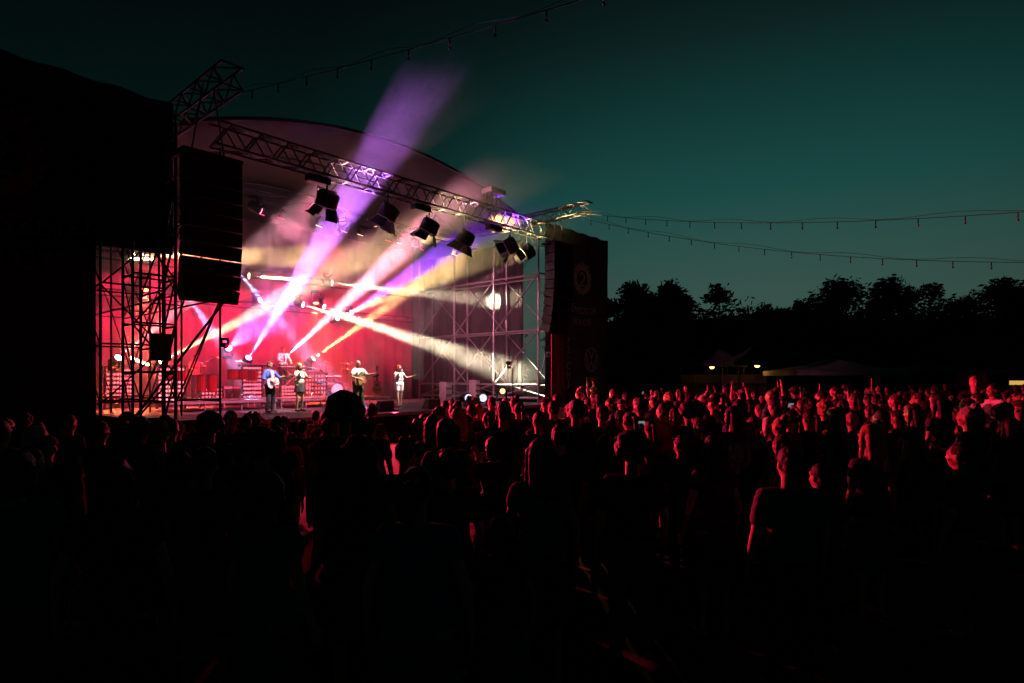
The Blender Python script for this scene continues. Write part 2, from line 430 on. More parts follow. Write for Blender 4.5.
def emblem(mb, s_, w, z, r):                            # spiky ring with a swirl inside
    rnd = random.Random(3); n = 46; o, inn = [], []
    for k in range(n + 1):
        a = 2 * math.pi * k / n
        top = max(0, math.sin(a)); o.append((a, r * (1.0 + (.16 + .3 * top) * (k % 2) * rnd.uniform(.4, 1.1))))
    for k in range(n):
        (a, ra), (b, rb) = o[k], o[k + 1]; ri = r * .626
        shape(mb, [(ri * math.cos(a), ri * math.sin(a)), (ra * math.cos(a), ra * math.sin(a)), (rb * math.cos(b), rb * math.sin(b)), (ri * math.cos(b), ri * math.sin(b))], s_, w, z)
    sw_ = [(-.32 * r, .2 * r), (-.15 * r, .42 * r), (.12 * r, .42 * r), (.28 * r, .2 * r), (.18 * r, -.05 * r), (-.15 * r, -.32 * r), (-.35 * r, -.45 * r), (0, -.42 * r), (.4 * r, -.45 * r)]
    strip(mb, sw_, .13 * r, s_, w, z)
def ringmark(mb, s_, w, z, r, t):
    n = 32
    for k in range(n):
        a, b = 2 * math.pi * k / n, 2 * math.pi * (k + 1) / n
        shape(mb, [((r - t) * math.cos(a), (r - t) * math.sin(a)), (r * math.cos(a), r * math.sin(a)), (r * math.cos(b), r * math.sin(b)), ((r - t) * math.cos(b), (r - t) * math.sin(b))], s_, w, z)
WB = -.12
def banner(label, s0, s1, z0, ztop, cut=None, fab='mesh'):
    root = thing('stage_banner', label, 'banner', S((s0 + s1) / 2, WB, z0))
    n, m_ = 48, 14; mb = MB()
    def pt(i, j, side):
        t = i / n; s_ = s0 + (s1 - s0) * t; zz = z0 + (ztop - z0 - .035 * math.sin(t * math.pi * 5) ** 2) * j / m_
        o = .05 * math.sin(t * 31 + .6 * math.sin(j * .8)) * (.3 + .7 * (j / m_)) + .04 * mnoise.noise(V((t * 6, j * .5, 1)))
        return S(s_, WB + .06 + o * .6 + .02 * side, zz)
    for side in (0, 1):
        for j in range(m_ + 1):
            for i in range(n + 1): mb.v.append(pt(i, j, side))
    w = n + 1; h = w * (m_ + 1)
    for j in range(m_):
        for i in range(n):
            sm = s0 + (s1 - s0) * (i + .5) / n; zm = z0 + (ztop - z0) * (j + .5) / m_
            if cut and cut(sm, zm): continue
            q = j * w + i; mb.f.append((q, q + 1, q + 1 + w, q + w)); mb.f.append((h + q + w, h + q + 1 + w, h + q + 1, h + q))
    link('fabric', mb, fab, root, smooth=True)
    return root
bR = banner('tall black banner right of the stage with emblem, arched lettering and round car badge', L + .45, L + 5.8, .75, 9.4, fab='litmesh')
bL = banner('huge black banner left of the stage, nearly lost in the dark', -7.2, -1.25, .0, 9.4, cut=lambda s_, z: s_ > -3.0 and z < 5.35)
def arched(b, sc, z, size, m):
    mb = MB()
    p, f = text_mb('MŰVÉSZETEK', size, .09, .92); put(mb, p, f, sc, WB, z); link('lettering', mb, m, b); mb = MB()
    p, f = text_mb('VÖLGYE', size, .09, .92); put(mb, p, f, sc, WB, z - size * 1.25)
    link('lettering', mb, m, b)
e = MB(); emblem(e, L + 3.35, WB, 7.05, .72); link('emblem', e, 'print', bR)
arched(bR, L + 3.35, 5.3, .46, 'print')
e = MB(); emblem(e, -4.95, WB, 7.1, .95); link('emblem', e, 'printshaded', bL)
arched(bL, -4.6, 5.35, .62, 'printshaded')
e = MB(); ringmark(e, L + 4.15, WB, 3.05, .62, .07)      # car badge: ring, V above W
strip(e, [(-.25, .5), (0, .02), (.25, .5)], .085, L + 4.15, WB, 3.05)
strip(e, [(-.47, .3), (-.22, -.48), (0, -.08), (.22, -.48), (.47, .3)], .085, L + 4.15, WB, 3.05)
link('badge', e, 'print', bR)
e = MB(); p, f = text_mb('Volkswagen', .2, 0, 1); put(e, p, f, L + 4.3, WB, 2.0); link('badge_lettering', e, 'printdim', bR)
for k, c in enumerate('72·CH]'):
    e = MB(); p, f = text_mb(c, .5); put(e, p, f, L + 2.15, WB, 3.72 - k * .4); link('vertical_lettering', e, 'print', bR)
e = MB(); strip(e, [(0, 0), (0, 1.1)], .02, L + 2.95, WB, 2.6); link('divider', e, 'printdim', bR)
fs = thing('fascia_banner', 'dark printed fascia with red lettering at the left stage front', 'banner', S(-.7, -.98, .4))
link('fabric', MB().sbox(-2.4, .3, -1.03, -1.0, .25, 1.02), 'mesh', fs)
e = MB(); p, f = text_mb('MŰVÉSZETEK', .34, 0, .8); put(e, p, f, -.75, -1.04, .68); link('lettering', e, 'skirttext', fs)

# ------------------------------------------------------------------ loudspeaker arrays
def array(label, s_, w, ztop, n, hgt, wd, tilt0):
    root = thing('line_array', label, 'loudspeakers', S(s_, w, ztop), 'hanging loudspeaker arrays')
    link('fly_bar', MB().sbox(s_ - wd / 2, s_ + wd / 2, w - .35, w + .35, ztop, ztop + .1), 'black', root)
    for ds in (-.4, .4): link('chain', MB().tube(S(s_ + ds, w, ztop + .1), S(s_ + ds * .3, w, 9.3), .018), 'black', root)
    z = ztop; off = 0
    for k in range(n):
        t = R(tilt0 + k * k * .3); fw = -VS; fd = (fw * math.cos(t) - V((0, 0, 1)) * math.sin(t)); up = V((0, 0, 1)) * math.cos(t) + fw * math.sin(t)
        c = S(s_, w + off, z - hgt / 2)
        cabt = MB(); a, b = wd / 2, wd / 2 * .78
        cabt.hexa([c + fd * .32 - US * a - up * hgt * .48, c + fd * .32 + US * a - up * hgt * .48, c - fd * .32 + US * b - up * hgt * .4, c - fd * .32 - US * b - up * hgt * .4,
                   c + fd * .32 - US * a + up * hgt * .48, c + fd * .32 + US * a + up * hgt * .48, c - fd * .32 + US * b + up * hgt * .4, c - fd * .32 - US * b + up * hgt * .4])
        cabo = link('cabinet', cabt, 'black', root, bevel=.012)
        gl = MB().box(c + fd * .33, (wd * .9, .012, hgt * .8), US, fd, up); link('grille', gl, 'mesh', cabo)
        z -= hgt * math.cos(t) * .985; off += hgt * math.sin(t) * .6
    return root
array('huge black hanging loudspeaker array before the left scaffold', -1.12, -2.0, 7.45, 10, .348, 1.4, -2)
array('black hanging loudspeaker array before the right banner', L - .75, -1.7, 7.8, 10, .38, 1.35, 0)

# ------------------------------------------------------------------ lamps
def moving_head(label, p, target, col, energy, angle, size=.02, group='beam lights shining through the smoke', estr=40, hang=False, blend=.75, cat='beam light', sc=1.):
    p, target = V(p), V(target); d = (target - p).normalized()
    root = thing('beam_light', label, cat, p, group)
    sg = 1 if hang else -1
    side = d.cross(V((0, 0, 1))).normalized()
    b = p - d * .25 * sc
    link('base', MB().box(b + V((0, 0, sg * .36 * sc)), (.34 * sc, .34 * sc, .12 * sc)), 'black', root, bevel=.015)
    for k in (-1, 1): link('yoke_arm', MB().box(b + side * .2 * k * sc + V((0, 0, sg * .15 * sc)), (.04 * sc, .14 * sc, .36 * sc), side, V((-side.y, side.x, 0))), 'black', root)
    hd = MB(); x_, y_, d_ = frame(d)
    hd.loft([hd.ring(p - d * .5 * sc, x_, y_, .08 * sc, .08 * sc, 16), hd.ring(p - d * .42 * sc, x_, y_, .15 * sc, .15 * sc, 16), hd.ring(p - d * .12 * sc, x_, y_, .16 * sc, .16 * sc, 16), hd.ring(p - d * .05 * sc, x_, y_, .14 * sc, .14 * sc, 16)], 16)
    ho = link('head', hd, 'black', root, smooth=False)
    link('lens', MB().disc(p - d * .04 * sc, d, .115 * sc, .02, 16), lens(col, estr), ho)
    light('beam_lamp', 'SPOT', p + d * .05, energy, col, target, size, angle, blend, root)
    return root
WH, YEL, AMB, PUR, VIO, PNK, BLU, RED = (1, .72, .66), (1, .78, .38), (1, .55, .16), (.62, .18, 1), (.32, .05, 1), (1, .32, .55), (.2, .45, 1), (1, .02, .07)
BK = 80.0
def beam(label, a, wa, b, wb, col, energy, angle, **k):
    return moving_head(label, pw(a[0], a[1], wa), pw(b[0], b[1], wb), col, energy * BK, angle * 1.2, **k)
beam('beam light throwing the big purple shaft up past the roof', (249, 357), 8, (363, 180), .25, (.58, .16, .95), 14000, 7.5)
beam('beam light throwing a pink white shaft behind the keyboard player', (287, 356), 8.3, (415, 238), 2.3, (1, .34, .48), 12000, 7.5)
beam('beam light throwing a short amber shaft above the drums', (314, 358), 8, (395, 301), 5.6, (1, .52, .17), 8000, 6.5)
beam('beam light at far left throwing a thin pink shaft', (119, 357), 8.6, (161, 324), 6.8, (1, .42, .5), 2600, 6.5)
beam('beam light behind the left scaffold throwing a thick cream shaft', (162, 361), 8.6, (275, 303), 5, (1, .66, .34), 4800, 7)
beam('beam light on the upper rear truss throwing a flat yellow shaft', (250, 276), 8.55, (490, 296), 3, (1, .8, .48), 2000, 4.4, hang=True)
beam('beam light on the upper rear truss throwing a broad cream shaft right', (333, 283), 8.55, (490, 301), 4, (1, .84, .55), 5800, 6, hang=True)
beam('beam light on the lower rear truss throwing a cream shaft down right', (304, 305), 8.75, (440, 347), 4.4, (1, .83, .55), 6500, 6.4, hang=True)
beam('beam light on the lower rear truss throwing a second cream shaft down right', (325, 307), 8.75, (450, 352), 4.2, (1, .83, .55), 3500, 8, hang=True)
beam('small blue beam light beside the left loudspeaker array', (237, 270), 8.55, (262, 300), 7.3, BLU, 1800, 8, hang=True)
beam('blue beam light behind the left scaffold', (181, 287), 8.75, (215, 335), 7, BLU, 1300, 9, hang=True)
beam('beam light throwing the violet shaft under the right lamps', (352, 312), 8.75, (505, 213), .3, VIO, 7000, 10, hang=True)
beam('beam light throwing an olive yellow shaft to the right truss end', (338, 318), 8.75, (524, 238), -.1, (1, .72, .3), 2600, 10, hang=True)
beam('beam light throwing a broad dull yellow band across the left', (135, 255), 8.55, (400, 258), 7.6, (1, .62, .2), 11000, 10, hang=True)
beam('beam light throwing a rosy shaft up to the middle lamps', (261, 300), 8.75, (440, 200), 1.5, (1, .3, .36), 1600, 7, hang=True)
beam('orange red glowing lamp on the rear truss', (316, 304), 8.75, (317, 350), 8.3, (1, .08, .03), 240, 60, hang=True, size=.1)
beam('orange red glowing lamp behind the left scaffold', (145, 291), 8.75, (147, 345), 8.2, (1, .13, .03), 260, 60, hang=True, size=.1)
beam('purple lamp shining behind the percussion', (229, 348), 8.6, (250, 330), 5, (.6, .2, 1), 700, 14)

# small lamps on the mid truss
def par(label, px, w, z, aim, col, energy, k):
    p0 = pw(px, 240, w); p = V((p0.x, p0.y, z)); d = (V(aim) - p).normalized(); side = d.cross(V((0, 0, 1))).normalized()
    root = thing('par_lamp', label, 'par lamp', p, 'par lamps under the mid-stage truss')
    b = MB(); x_, y_, _ = frame(d)
    b.loft([b.ring(p - d * .2, x_, y_, .07, .07, 14), b.ring(p - d * .1, x_, y_, .13, .13, 14), b.ring(p + d * .12, x_, y_, .15, .15, 14)], 14)
    bo = link('can', b, 'black', root)
    link('lens', MB().disc(p + d * .125, d, .13, .012, 14), lens(col, 6), bo)
    y = MB(); y.path([p + side * .17, p + side * .17 + V((0, 0, .22)), p - side * .17 + V((0, 0, .22)), p - side * .17], .015); y.tube(p + V((0, 0, .22)), p + V((0, 0, .36)), .02)
    link('yoke', y, 'black', root)
    if energy: light('par_beam', 'SPOT', p + d * .14, energy, col, aim, .1, 38, .6, root)
for k, (px, col, wr) in enumerate([(262, RED, 'first from the left loudspeaker array'), (282, RED, 'second from the left loudspeaker array'), (320, WH, 'with a bright rim beside the purple shaft'),
        (345, PNK, 'just right of the purple shaft'), (361, YEL, 'glowing yellow left of the middle'), (389, RED, 'with reddish can right of the middle'), (400, WH, 'pale one right of the middle'), (415, PNK, 'under the fourth barn door lamp'), (455, YEL, 'rightmost of the row near the violet shaft')]):
    aim = S(1.5 + k * 1.35, 6.6, 1.2)
    par('small par lamp on the mid-stage truss, ' + wr, px, 4, 8.22, aim, col if col != RED else (1, .03, .12), 260, k)

# big barn-door lamps on the front truss
def barn(label, px, py, aim, energy, angle, col):
    p = pw(px, py, -.3); d = (V(aim) - p).normalized(); side = d.cross(V((0, 0, 1))).normalized(); up = side.cross(d)
    root = thing('barn_door_lamp', label, 'stage lamp', p, 'barn door lamps under the front truss')
    b = MB(); x_, y_, _ = frame(d)
    b.loft([b.ring(p - d * 0.333, x_, y_, 0.154, 0.154, 18), b.ring(p - d * 0.282, x_, y_, 0.307, 0.307, 18), b.ring(p - d * 0.218, x_, y_, 0.346, 0.346, 18), b.ring(p + d * 0.166, x_, y_, 0.346, 0.346, 18), b.ring(p + d * 0.192, x_, y_, 0.282, 0.282, 18)], 18)
    bo = link('housing', b, 'black', root)
    link('lens', MB().disc(p + d * .205, d, .25, .012, 18), 'black', bo)
    light('key_light', 'SPOT', p + d * .26, energy, col, aim, .05, angle, .6, root)
    for sd, ud in ((1, 0), (-1, 0), (0, 1), (0, -1)):
        e1 = side * sd + up * ud; e2 = side * ud + up * sd; c0 = p + d * .21 + e1 * .31; c1 = p + d * .52 + e1 * .50; t = d * .012
        f = MB().hexa([c0 - e2 * .2 - t, c0 + e2 * .2 - t, c1 + e2 * .25 - t, c1 - e2 * .25 - t, c0 - e2 * .2 + t, c0 + e2 * .2 + t, c1 + e2 * .25 + t, c1 - e2 * .25 + t])
        link('barn_door', f, 'black', root)
    y = MB(); y.path([p + side * .38, p + side * .38 + V((0, 0, .36)), p - side * .38 + V((0, 0, .36)), p - side * .38], .022); y.tube(p + V((0, 0, .36)), V((p.x, p.y, ZB + .02)), .03)
    link('yoke', y, 'black', root)
    link('cable', MB().path([p - d * .3, p - d * .5 + V((0, 0, .1)) + side * .2, V((p.x, p.y, ZB)) + side * .35], .012), 'wire', root)
def target(px, w, z): q = pw(px, 400, w); s_, w_ = sw(q); return S(s_, w_, z)
for px, py, lb, aim, e_, an, cl_ in ((327, 201, 'leftmost barn door lamp under the front truss, against the purple shaft', target(270, 2.6, 1.95), 6000, 11, (1, .66, .68)),
        (388, 214, 'second barn door lamp from the left under the front truss', target(299.5, 2.3, 1.95), 9000, 11, (1, .74, .62)),
        (429, 228, 'middle barn door lamp under the front truss', target(358, 1.9, 2), 9000, 11, (1, .8, .6)),
        (465, 239, 'barn door lamp in front of the violet shaft', target(399, 2.4, 1.9), 9750, 11, (1, .72, .7)),
        (510, 246, 'barn door lamp near the right end of the front truss', target(283, 8.15, 2.7), 13000, 7, (1, .6, .65)),
        (527, 252, 'rightmost barn door lamp beside the right scaffold post', target(340, 5.7, 2), 9000, 13, (1, .36, .45))):
    barn(lb, px, py, aim, e_, an, cl_)
def flood(label, px, aim=None, col=None, energy=0, angle=40, dz=-.18):
    p = pw(px, 200, -.3); p.z = ZB + dz
    root = thing('strip_flood', label, 'flood lamp', p, 'flat flood lamps under the front truss')
    link('housing', MB().box(p, (.75, .3, .22), US, VS), 'black', root, bevel=.02)
    link('lens', MB().box(p - V((0, 0, .115)), (.62, .22, .01), US, VS), 'glass', root)
    if aim: light('flood_beam', 'SPOT', p - V((0, 0, .14)), energy, col, aim, .1, angle, .7, root)
    link('bracket', MB().tube(p + V((0, 0, .1)), p + V((0, 0, -dz)), .03), 'black', root)
flood('flat flood lamp beside the leftmost barn door lamp', 318, S(2.2, 5, 1.5), (1, .14, .3), 11000, 40); flood('flat flood lamp beside the middle barn door lamp', 421, S(6.2, 4.8, 1.3), (1, .15, .32), 13000, 42); flood('flat flood lamp between the right barn door lamps', 494)

# front wash on the musicians, crimson wash on the backdrop, added lamps for the scaffold and the crowd, each in a housing
def wash(label, p, aim, col, energy, angle, blend=.7, size=.15, hang=True, est=8, sc=1.):
    moving_head(label, p, aim, col, energy, angle, size=size, group='wash lights of the stage', estr=est, hang=hang, blend=blend, cat='wash light', sc=sc)
wash('crimson wash light over the left half of the backdrop', S(2, 4.3, 8.1), S(2.2, 9.4, 3), (1, .012, .09), 8500, 75)
wash('crimson wash light over the middle of the backdrop', S(6.6, 4.3, 8.1), S(6.8, 9.4, 2.6), (1, .012, .09), 8500, 75)
wash('crimson wash light over the right half of the backdrop', S(11, 4.3, 8.1), S(10.8, 9.4, 3), (1, .012, .09), 5500, 75)
wash('added pink fill light across to the right scaffold', S(3, 3.7, 8.1), S(L, 3, 4), (1, .26, .42), 14000, 45)  # added to brighten the right scaffold
for k, (s_, z, e_) in enumerate(((9.3, 1.3, 4200), (11.6, 2.7, 3200), (L, 3.2, 1200))):  # three added lamps that redden the crowd, no such fixtures stand there
    wash(('added crimson light towards the crowd beside the equipment racks', 'added deep red light on a pole left of the right scaffold', 'added ruby light at the front post of the right scaffold')[k],
         S(s_, -.75, z), S(s_ + (2, 4, 2)[k], -16, (-1.2, .2, .2)[k]), (1, .02, .075), e_, 98, size=.08, hang=False, est=.3, sc=.55)
wash('added red light on the left scaffold post below the loudspeaker array', S(.1, -.25, 3.0), V((3.5, 10.5, 1.0)), (1, .02, .075), 18000, 68, size=.08, hang=True, est=.3, blend=.5, sc=.5)  # added and kept small, puts red rims on the crowd
wash('added low red rim light at the stage edge before the blond singer', S(5.6, -.72, 1.12), V((-1, 6, 1.2)), (1, .03, .09), 2200, 100, size=.06, hang=False, est=.2, sc=.4)  # added for red rims on the left and centre crowd
link('added_light_pole', MB().tube(S(11.6, -.8, DECK), S(11.6, -.8, 2.5), .03), 'black', st)  # carries the added deep red lamp
wash('added warm white light towards the crowd below the car badge', S(11.2, -.6, 1.55), at(590, 395, 15), (1, .6, .26), 4500, 32, size=.1, hang=False, est=2)  # added to bring warm light onto part of the crowd
# ------------------------------------------------------------------ light panels of lamp rows
def panel(label, px0, px1, y0, y1, w, rows, cols, m='led', tilt=0.):
    a, b = pw(px0, y1, w), pw(px1, y1, w); top = pw(px0, y0, w).z; z0 = a.z
    s0, s1 = sw(a)[0], sw(b)[0]
    root = thing('blinder_light', label, 'light panel', S((s0 + s1) / 2, w, DECK), 'panels of lamp rows across the stage')
    fr = MB()
    for x in (s0 - .04, s1 + .04): fr.sbox(x - .025, x + .025, w - .05, w + .05, DECK + .004, top + .06)
    fr.sbox(s0 - .015, s1 + .015, w - .04, w + .04, top + .03, top + .07)
    link('frame', fr, 'black', root)
    for r in range(rows):
        z = z0 + (top - z0) * (r + .5) / rows
        ro = link('rail', MB().sbox(s0 - .015, s1 + .015, w - .03, w + .03, z - .035, z + .035), 'black', root)
        mb = MB()
        for c in range(cols):
            s_ = s0 + (s1 - s0) * (c + .5) / cols; mb.ell(S(s_, w - .035, z), (.045, .045, .04), 8, 5)
        link('lamp_row', mb, m, ro)
panel('lamp panel seen through the far left scaffold', 106, 132, 368, 402, 8.9, 8, 8)
panel('lamp panel behind the left scaffold posts', 158, 184, 367, 402, 7.6, 8, 8, 'ledw')
panel('low lamp panel under the percussion', 201, 222, 388, 399, 7.4, 3, 6)
panel('lamp panel left of the guitarist in the blue shirt', 243, 261, 366, 399, 7.2, 8, 7)
panel('lamp panel under the keyboards', 281, 298, 386, 399, 7.2, 4, 6)
panel('lamp panel between the female singer and the drums', 305, 326, 374, 399, 7.1, 6, 7)
tb = thing('light_tube', 'bright yellow tube light slanting behind the left scaffold', 'tube light', pw(141, 362, 8.4))
link('tube', MB().cap(pw(131, 358, 8.6), pw(149, 365, 8.2), .05, .05), 'tube', tb)
link('clamp', MB().box(pw(149, 365.5, 8.2) - V((0, 0, .4)), (.08, .08, .8)), 'black', tb)
for (a, b, w, lb) in (((130, 259), (152, 259), 8.4, 'yellow tube light at the top left of the left scaffold'), ((262, 277), (292, 279), 8.4, 'yellow tube light on the upper rear truss left of the middle')):
    t = thing('light_tube', lb, 'tube light', pw(a[0], a[1], w)); link('tube', MB().cap(pw(*a, w), pw(*b, w), .05, .05), 'tube', t)
    link('clamp', MB().box(pw(*a, w) + V((0, 0, .1)), (.06, .06, .3)), 'black', t)

# ------------------------------------------------------------------ risers, cases, instruments
def riser(label, s0, s1, w0, w1, z):
    root = thing('riser', label, 'riser', S((s0 + s1) / 2, (w0 + w1) / 2, DECK), 'risers on the stage deck')
    link('platform', MB().sbox(s0, s1, w0, w1, z - .09, z), 'deck', root, bevel=.008)
    link('front_edge', MB().sbox(s0, s1, w0 - .02, w0 - .003, z - .085, z - .005), 'edge', root)
    n = max(2, int((s1 - s0) / 1.0) + 1)
    for i in range(n):
        s_ = s0 + .05 + (s1 - s0 - .1) * i / (n - 1)
        for w in (w0 + .06, w1 - .06): link('leg', MB().tube(S(s_, w, DECK), S(s_, w, z - .09), .03), 'edge', root)
    return root
Z1 = 1.28
riser('low riser with pale front edge under the percussion', .1, 4.05, 4.6, 7.0, Z1)
riser('low riser with pale front edge under the drum kit', 4.2, 9.4, 4.6, 7.0, Z1)
riser('tall rear riser under the keyboard player', 3.3, 7.2, 7.6, 8.6, 1.75)

def stand(mb, p, h, r=.3):
    p = V(p)
    for k in range(3):
        a = 2 * math.pi * k / 3 + .4; mb.tube(p + V((r * math.cos(a), r * math.sin(a), .01)), p + V((0, 0, r * .9)), .012, n=5)
    mb.tube(p + V((0, 0, r * .5)), p + V((0, 0, h)), .013, n=6)
def drum(root, name, c, axis, r, h, shell='red', head='cream', lugs=8):
    axis = V(axis).normalized(); x, y, _ = frame(axis); c = V(c)
    o = link(name, MB().disc(c, axis, r, h, 22), shell, root, smooth=False)
    for sg in (-1, 1):
        link('head', MB().disc(c + axis * sg * (h / 2 + .004), axis, r * .95, .008, 22), head, o)
    hp = MB()
    for sg in (-1, 1):
        hp.path([c + axis * sg * h / 2 + x * (r + .008) * math.cos(2 * math.pi * k / 20) + y * (r + .008) * math.sin(2 * math.pi * k / 20) for k in range(21)], .012, 5)
    for k in range(lugs):
        a = 2 * math.pi * k / lugs; q = c + x * (r + .01) * math.cos(a) + y * (r + .01) * math.sin(a); hp.tube(q - axis * h / 2, q + axis * h / 2, .007, n=4)
    link('hoop', hp, 'chrome', o)
def cymbal(label, p, h, r, tl=(.15, .1)):
    root = thing('cymbal', label, 'cymbal', p, 'cymbals on stands')
    b = MB(); stand(b, p, h); link('stand', b, 'chrome', root)
    d = V((tl[0], tl[1], 1)).normalized(); c = V(p) + V((0, 0, h)); x, y, _ = frame(d); m = MB(); n = 24
    m.loft([m.ring(c - d * .012, x, y, r, r, n), m.ring(c, x, y, r * .98, r * .98, n), m.ring(c + d * .02, x, y, r * .25, r * .25, n), m.ring(c + d * .05, x, y, r * .12, r * .12, n)], n)
    link('plate', m, 'brass', root, smooth=False)
kit0 = S(7.15, 5.9, Z1)
kit = thing('drum_kit', 'drum kit on the low riser behind the man in dark overalls', 'drum kit', kit0)
drum(kit, 'bass_drum', kit0 + V((0, 0, .30)) - VS * .35, VS, .29, .4)
drum(kit, 'rack_tom', kit0 + V((0, 0, .78)) - US * .2 - VS * .25, V((.1, -.1, 1)), .15, .22)
drum(kit, 'rack_tom', kit0 + V((0, 0, .78)) + US * .2 - VS * .25, V((.1, -.1, 1)), .17, .24)
drum(kit, 'floor_tom', kit0 + V((0, 0, .45)) + US * .62, V((0, 0, 1)), .21, .4)
drum(kit, 'snare', kit0 + V((0, 0, .62)) - US * .45 + VS * .1, V((0, 0, 1)), .18, .14, 'chrome')
b = MB(); stand(b, kit0 - US * .45 + VS * .1, .56, .22); link('snare_stand', b, 'chrome', kit)
for ds in (.45, .62, .79): link('tom_leg', MB().tube(kit0 + US * ds + VS * .15, kit0 + US * ds + VS * .15 + V((0, 0, .5)), .012), 'chrome', kit)
for i, (ds, dw, h, r) in enumerate(((-.75, .1, 1.25, .26), (-.5, -.45, 1.5, .24), (.55, -.4, 1.45, .28), (.95, .1, 1.2, .26))):
    cymbal(('hi-hat cymbal at the left side of the drum kit', 'high cymbal over the left of the drum kit', 'high cymbal behind the man in dark overalls', 'right hand cymbal of the drum kit')[i], kit0 + US * ds + VS * dw, h, r)
# percussion at left
pc = S(2.0, 5.7, Z1)
for i, (ds, dw, r, h, zc) in enumerate(((-.3, 0, .16, .62, .62), (.05, -.1, .17, .62, .62), (.75, -.25, .2, .36, .95), (1.12, -.25, .2, .36, .95), (1.5, -.2, .21, .40, .92), (-.9, .1, .19, .3, .9), (-1.25, .1, .18, .28, .9))):
    p = pc + US * ds + VS * dw
    dr = thing('percussion_drum', ('tall conga drum, left of the pair on the percussion riser', 'tall conga drum, right of the pair on the percussion riser', 'bright red drum left of three at the riser end', 'bright red drum in the middle of three at the riser end', 'bright red drum nearest to the guitarist in blue', 'small red timbale behind the left scaffold diagonal', 'small red timbale leftmost on the percussion riser')[i], 'drum', p, 'percussion drums on the left riser')
    drum(dr, 'shell', p + V((0, 0, zc)), V((0, 0, 1)), r, h)
    b = MB(); stand(b, p, zc - h / 2 + .02, r * 1.2); link('stand', b, 'chrome', dr)
for i, (ds, dw, h) in enumerate(((-1.1, .35, 1.5), (.4, .35, 1.6), (1.3, .3, 1.45))):
    cymbal('cymbal over the percussion, ' + ('above the timbales', 'above the congas', 'above the red drums')[i], pc + US * ds + VS * dw, h, .22)
# keyboards on stands
def keyboard(label, c, ln, h):
    c = V(c); root = thing('keyboard', label, 'keyboard', c, 'keyboards on the rear riser')
    link('body', MB().box(c + V((0, 0, h)), (ln, .35, .1), US, VS), 'black', root, bevel=.01)
    kb = MB(); nk = 28
    for k in range(nk): kb.box(c + V((0, 0, h + .058)) + US * (ln * .92 * ((k + .5) / nk - .5)) + VS * .06, (ln * .92 / nk * .88, .16, .015), US, VS)
    link('keys', kb, 'white', root)
    for sg in (-1, 1):
        link('stand_leg', MB().tube(c + US * sg * ln * .35 - VS * .2, c - US * sg * ln * .3 + V((0, 0, h - .05)) + VS * .05, .018), 'edge', root)
keyboard('upper dark keyboard in front of the man in the white shirt', S(4.75, 7.72, 1.754), 1.5, .88)
keyboard('second keyboard left behind the singer with the microphone', S(6.4, 7.75, 1.754), 1.3, .8)
# floor cases, wedges, amp racks, round lamps at right
def wedge(label, s_, w, tw=0):
    root = thing('monitor_wedge', label, 'stage monitor', S(s_, w, DECK), 'stage monitor wedges')
    c = [S(s_ - .3, w - .2, DECK + .004), S(s_ + .3, w - .2, DECK + .004), S(s_ + .3, w + .25, DECK + .004), S(s_ - .3, w + .25, DECK + .004), S(s_ - .3, w - .18, DECK + .36), S(s_ + .3, w - .18, DECK + .36), S(s_ + .3, w + .02, DECK + .38), S(s_ - .3, w + .02, DECK + .38)]
    link('cabinet', MB().hexa(c), 'rubble', root, bevel=.02)
    n = (VS * .36 + V((0, 0, .23))).normalized()
    link('grille', MB().box(S(s_, w + .14, DECK + .2) + n * .012, (.5, .01, .38), US, n, US.cross(n)), 'mesh', root)
wedge('stage monitor in front of the guitarist in blue', 4.1, .3); wedge('stage monitor in front of the female singer', 5.8, .2); wedge('stage monitor in front of the man in overalls', 8.0, .2); wedge('stage monitor in front of the right singer', 10.2, .2)
def rack(label, px, w, wd, z1, n, lit=None):
    p = pw(px, 390, w); s_ = sw(p)[0]
    root = thing('amp_rack', label, 'rack', S(s_, w, DECK), 'equipment racks at the right of the stage')
    link('case', MB().sbox(s_ - wd / 2, s_ + wd / 2, w, w + .5, DECK + .004, z1), 'rubble', root, bevel=.02)
    for k in range(n):
        z = DECK + (z1 - DECK) * (k + .5) / n
        link('front_plate', MB().sbox(s_ - wd * .4, s_ + wd * .4, w - .02, w - .002, z - .1, z + .1), 'edge', root)
rack('slim tall equipment rack behind the right scaffold', 478, 4, .32, 2.0, 4); rack('lower equipment rack left of the round white lamps', 449, 4.6, .4, 1.9, 3)
for px, lb in ((469, 'left of the two round bluish white lamps at the right stage front'), (483.5, 'right of the two round white lamps at the right stage front')):
    p = pw(px, 398, .25); d = (V((0, 0, CAMZ)) - p).normalized()
    moving_head(lb, p, p + (d + V((.3, 0, 0))) * 6, (.75, .75, 1), 25, 40, group='round white lamps at the right stage front', estr=1.3, sc=1.4, blend=.5)
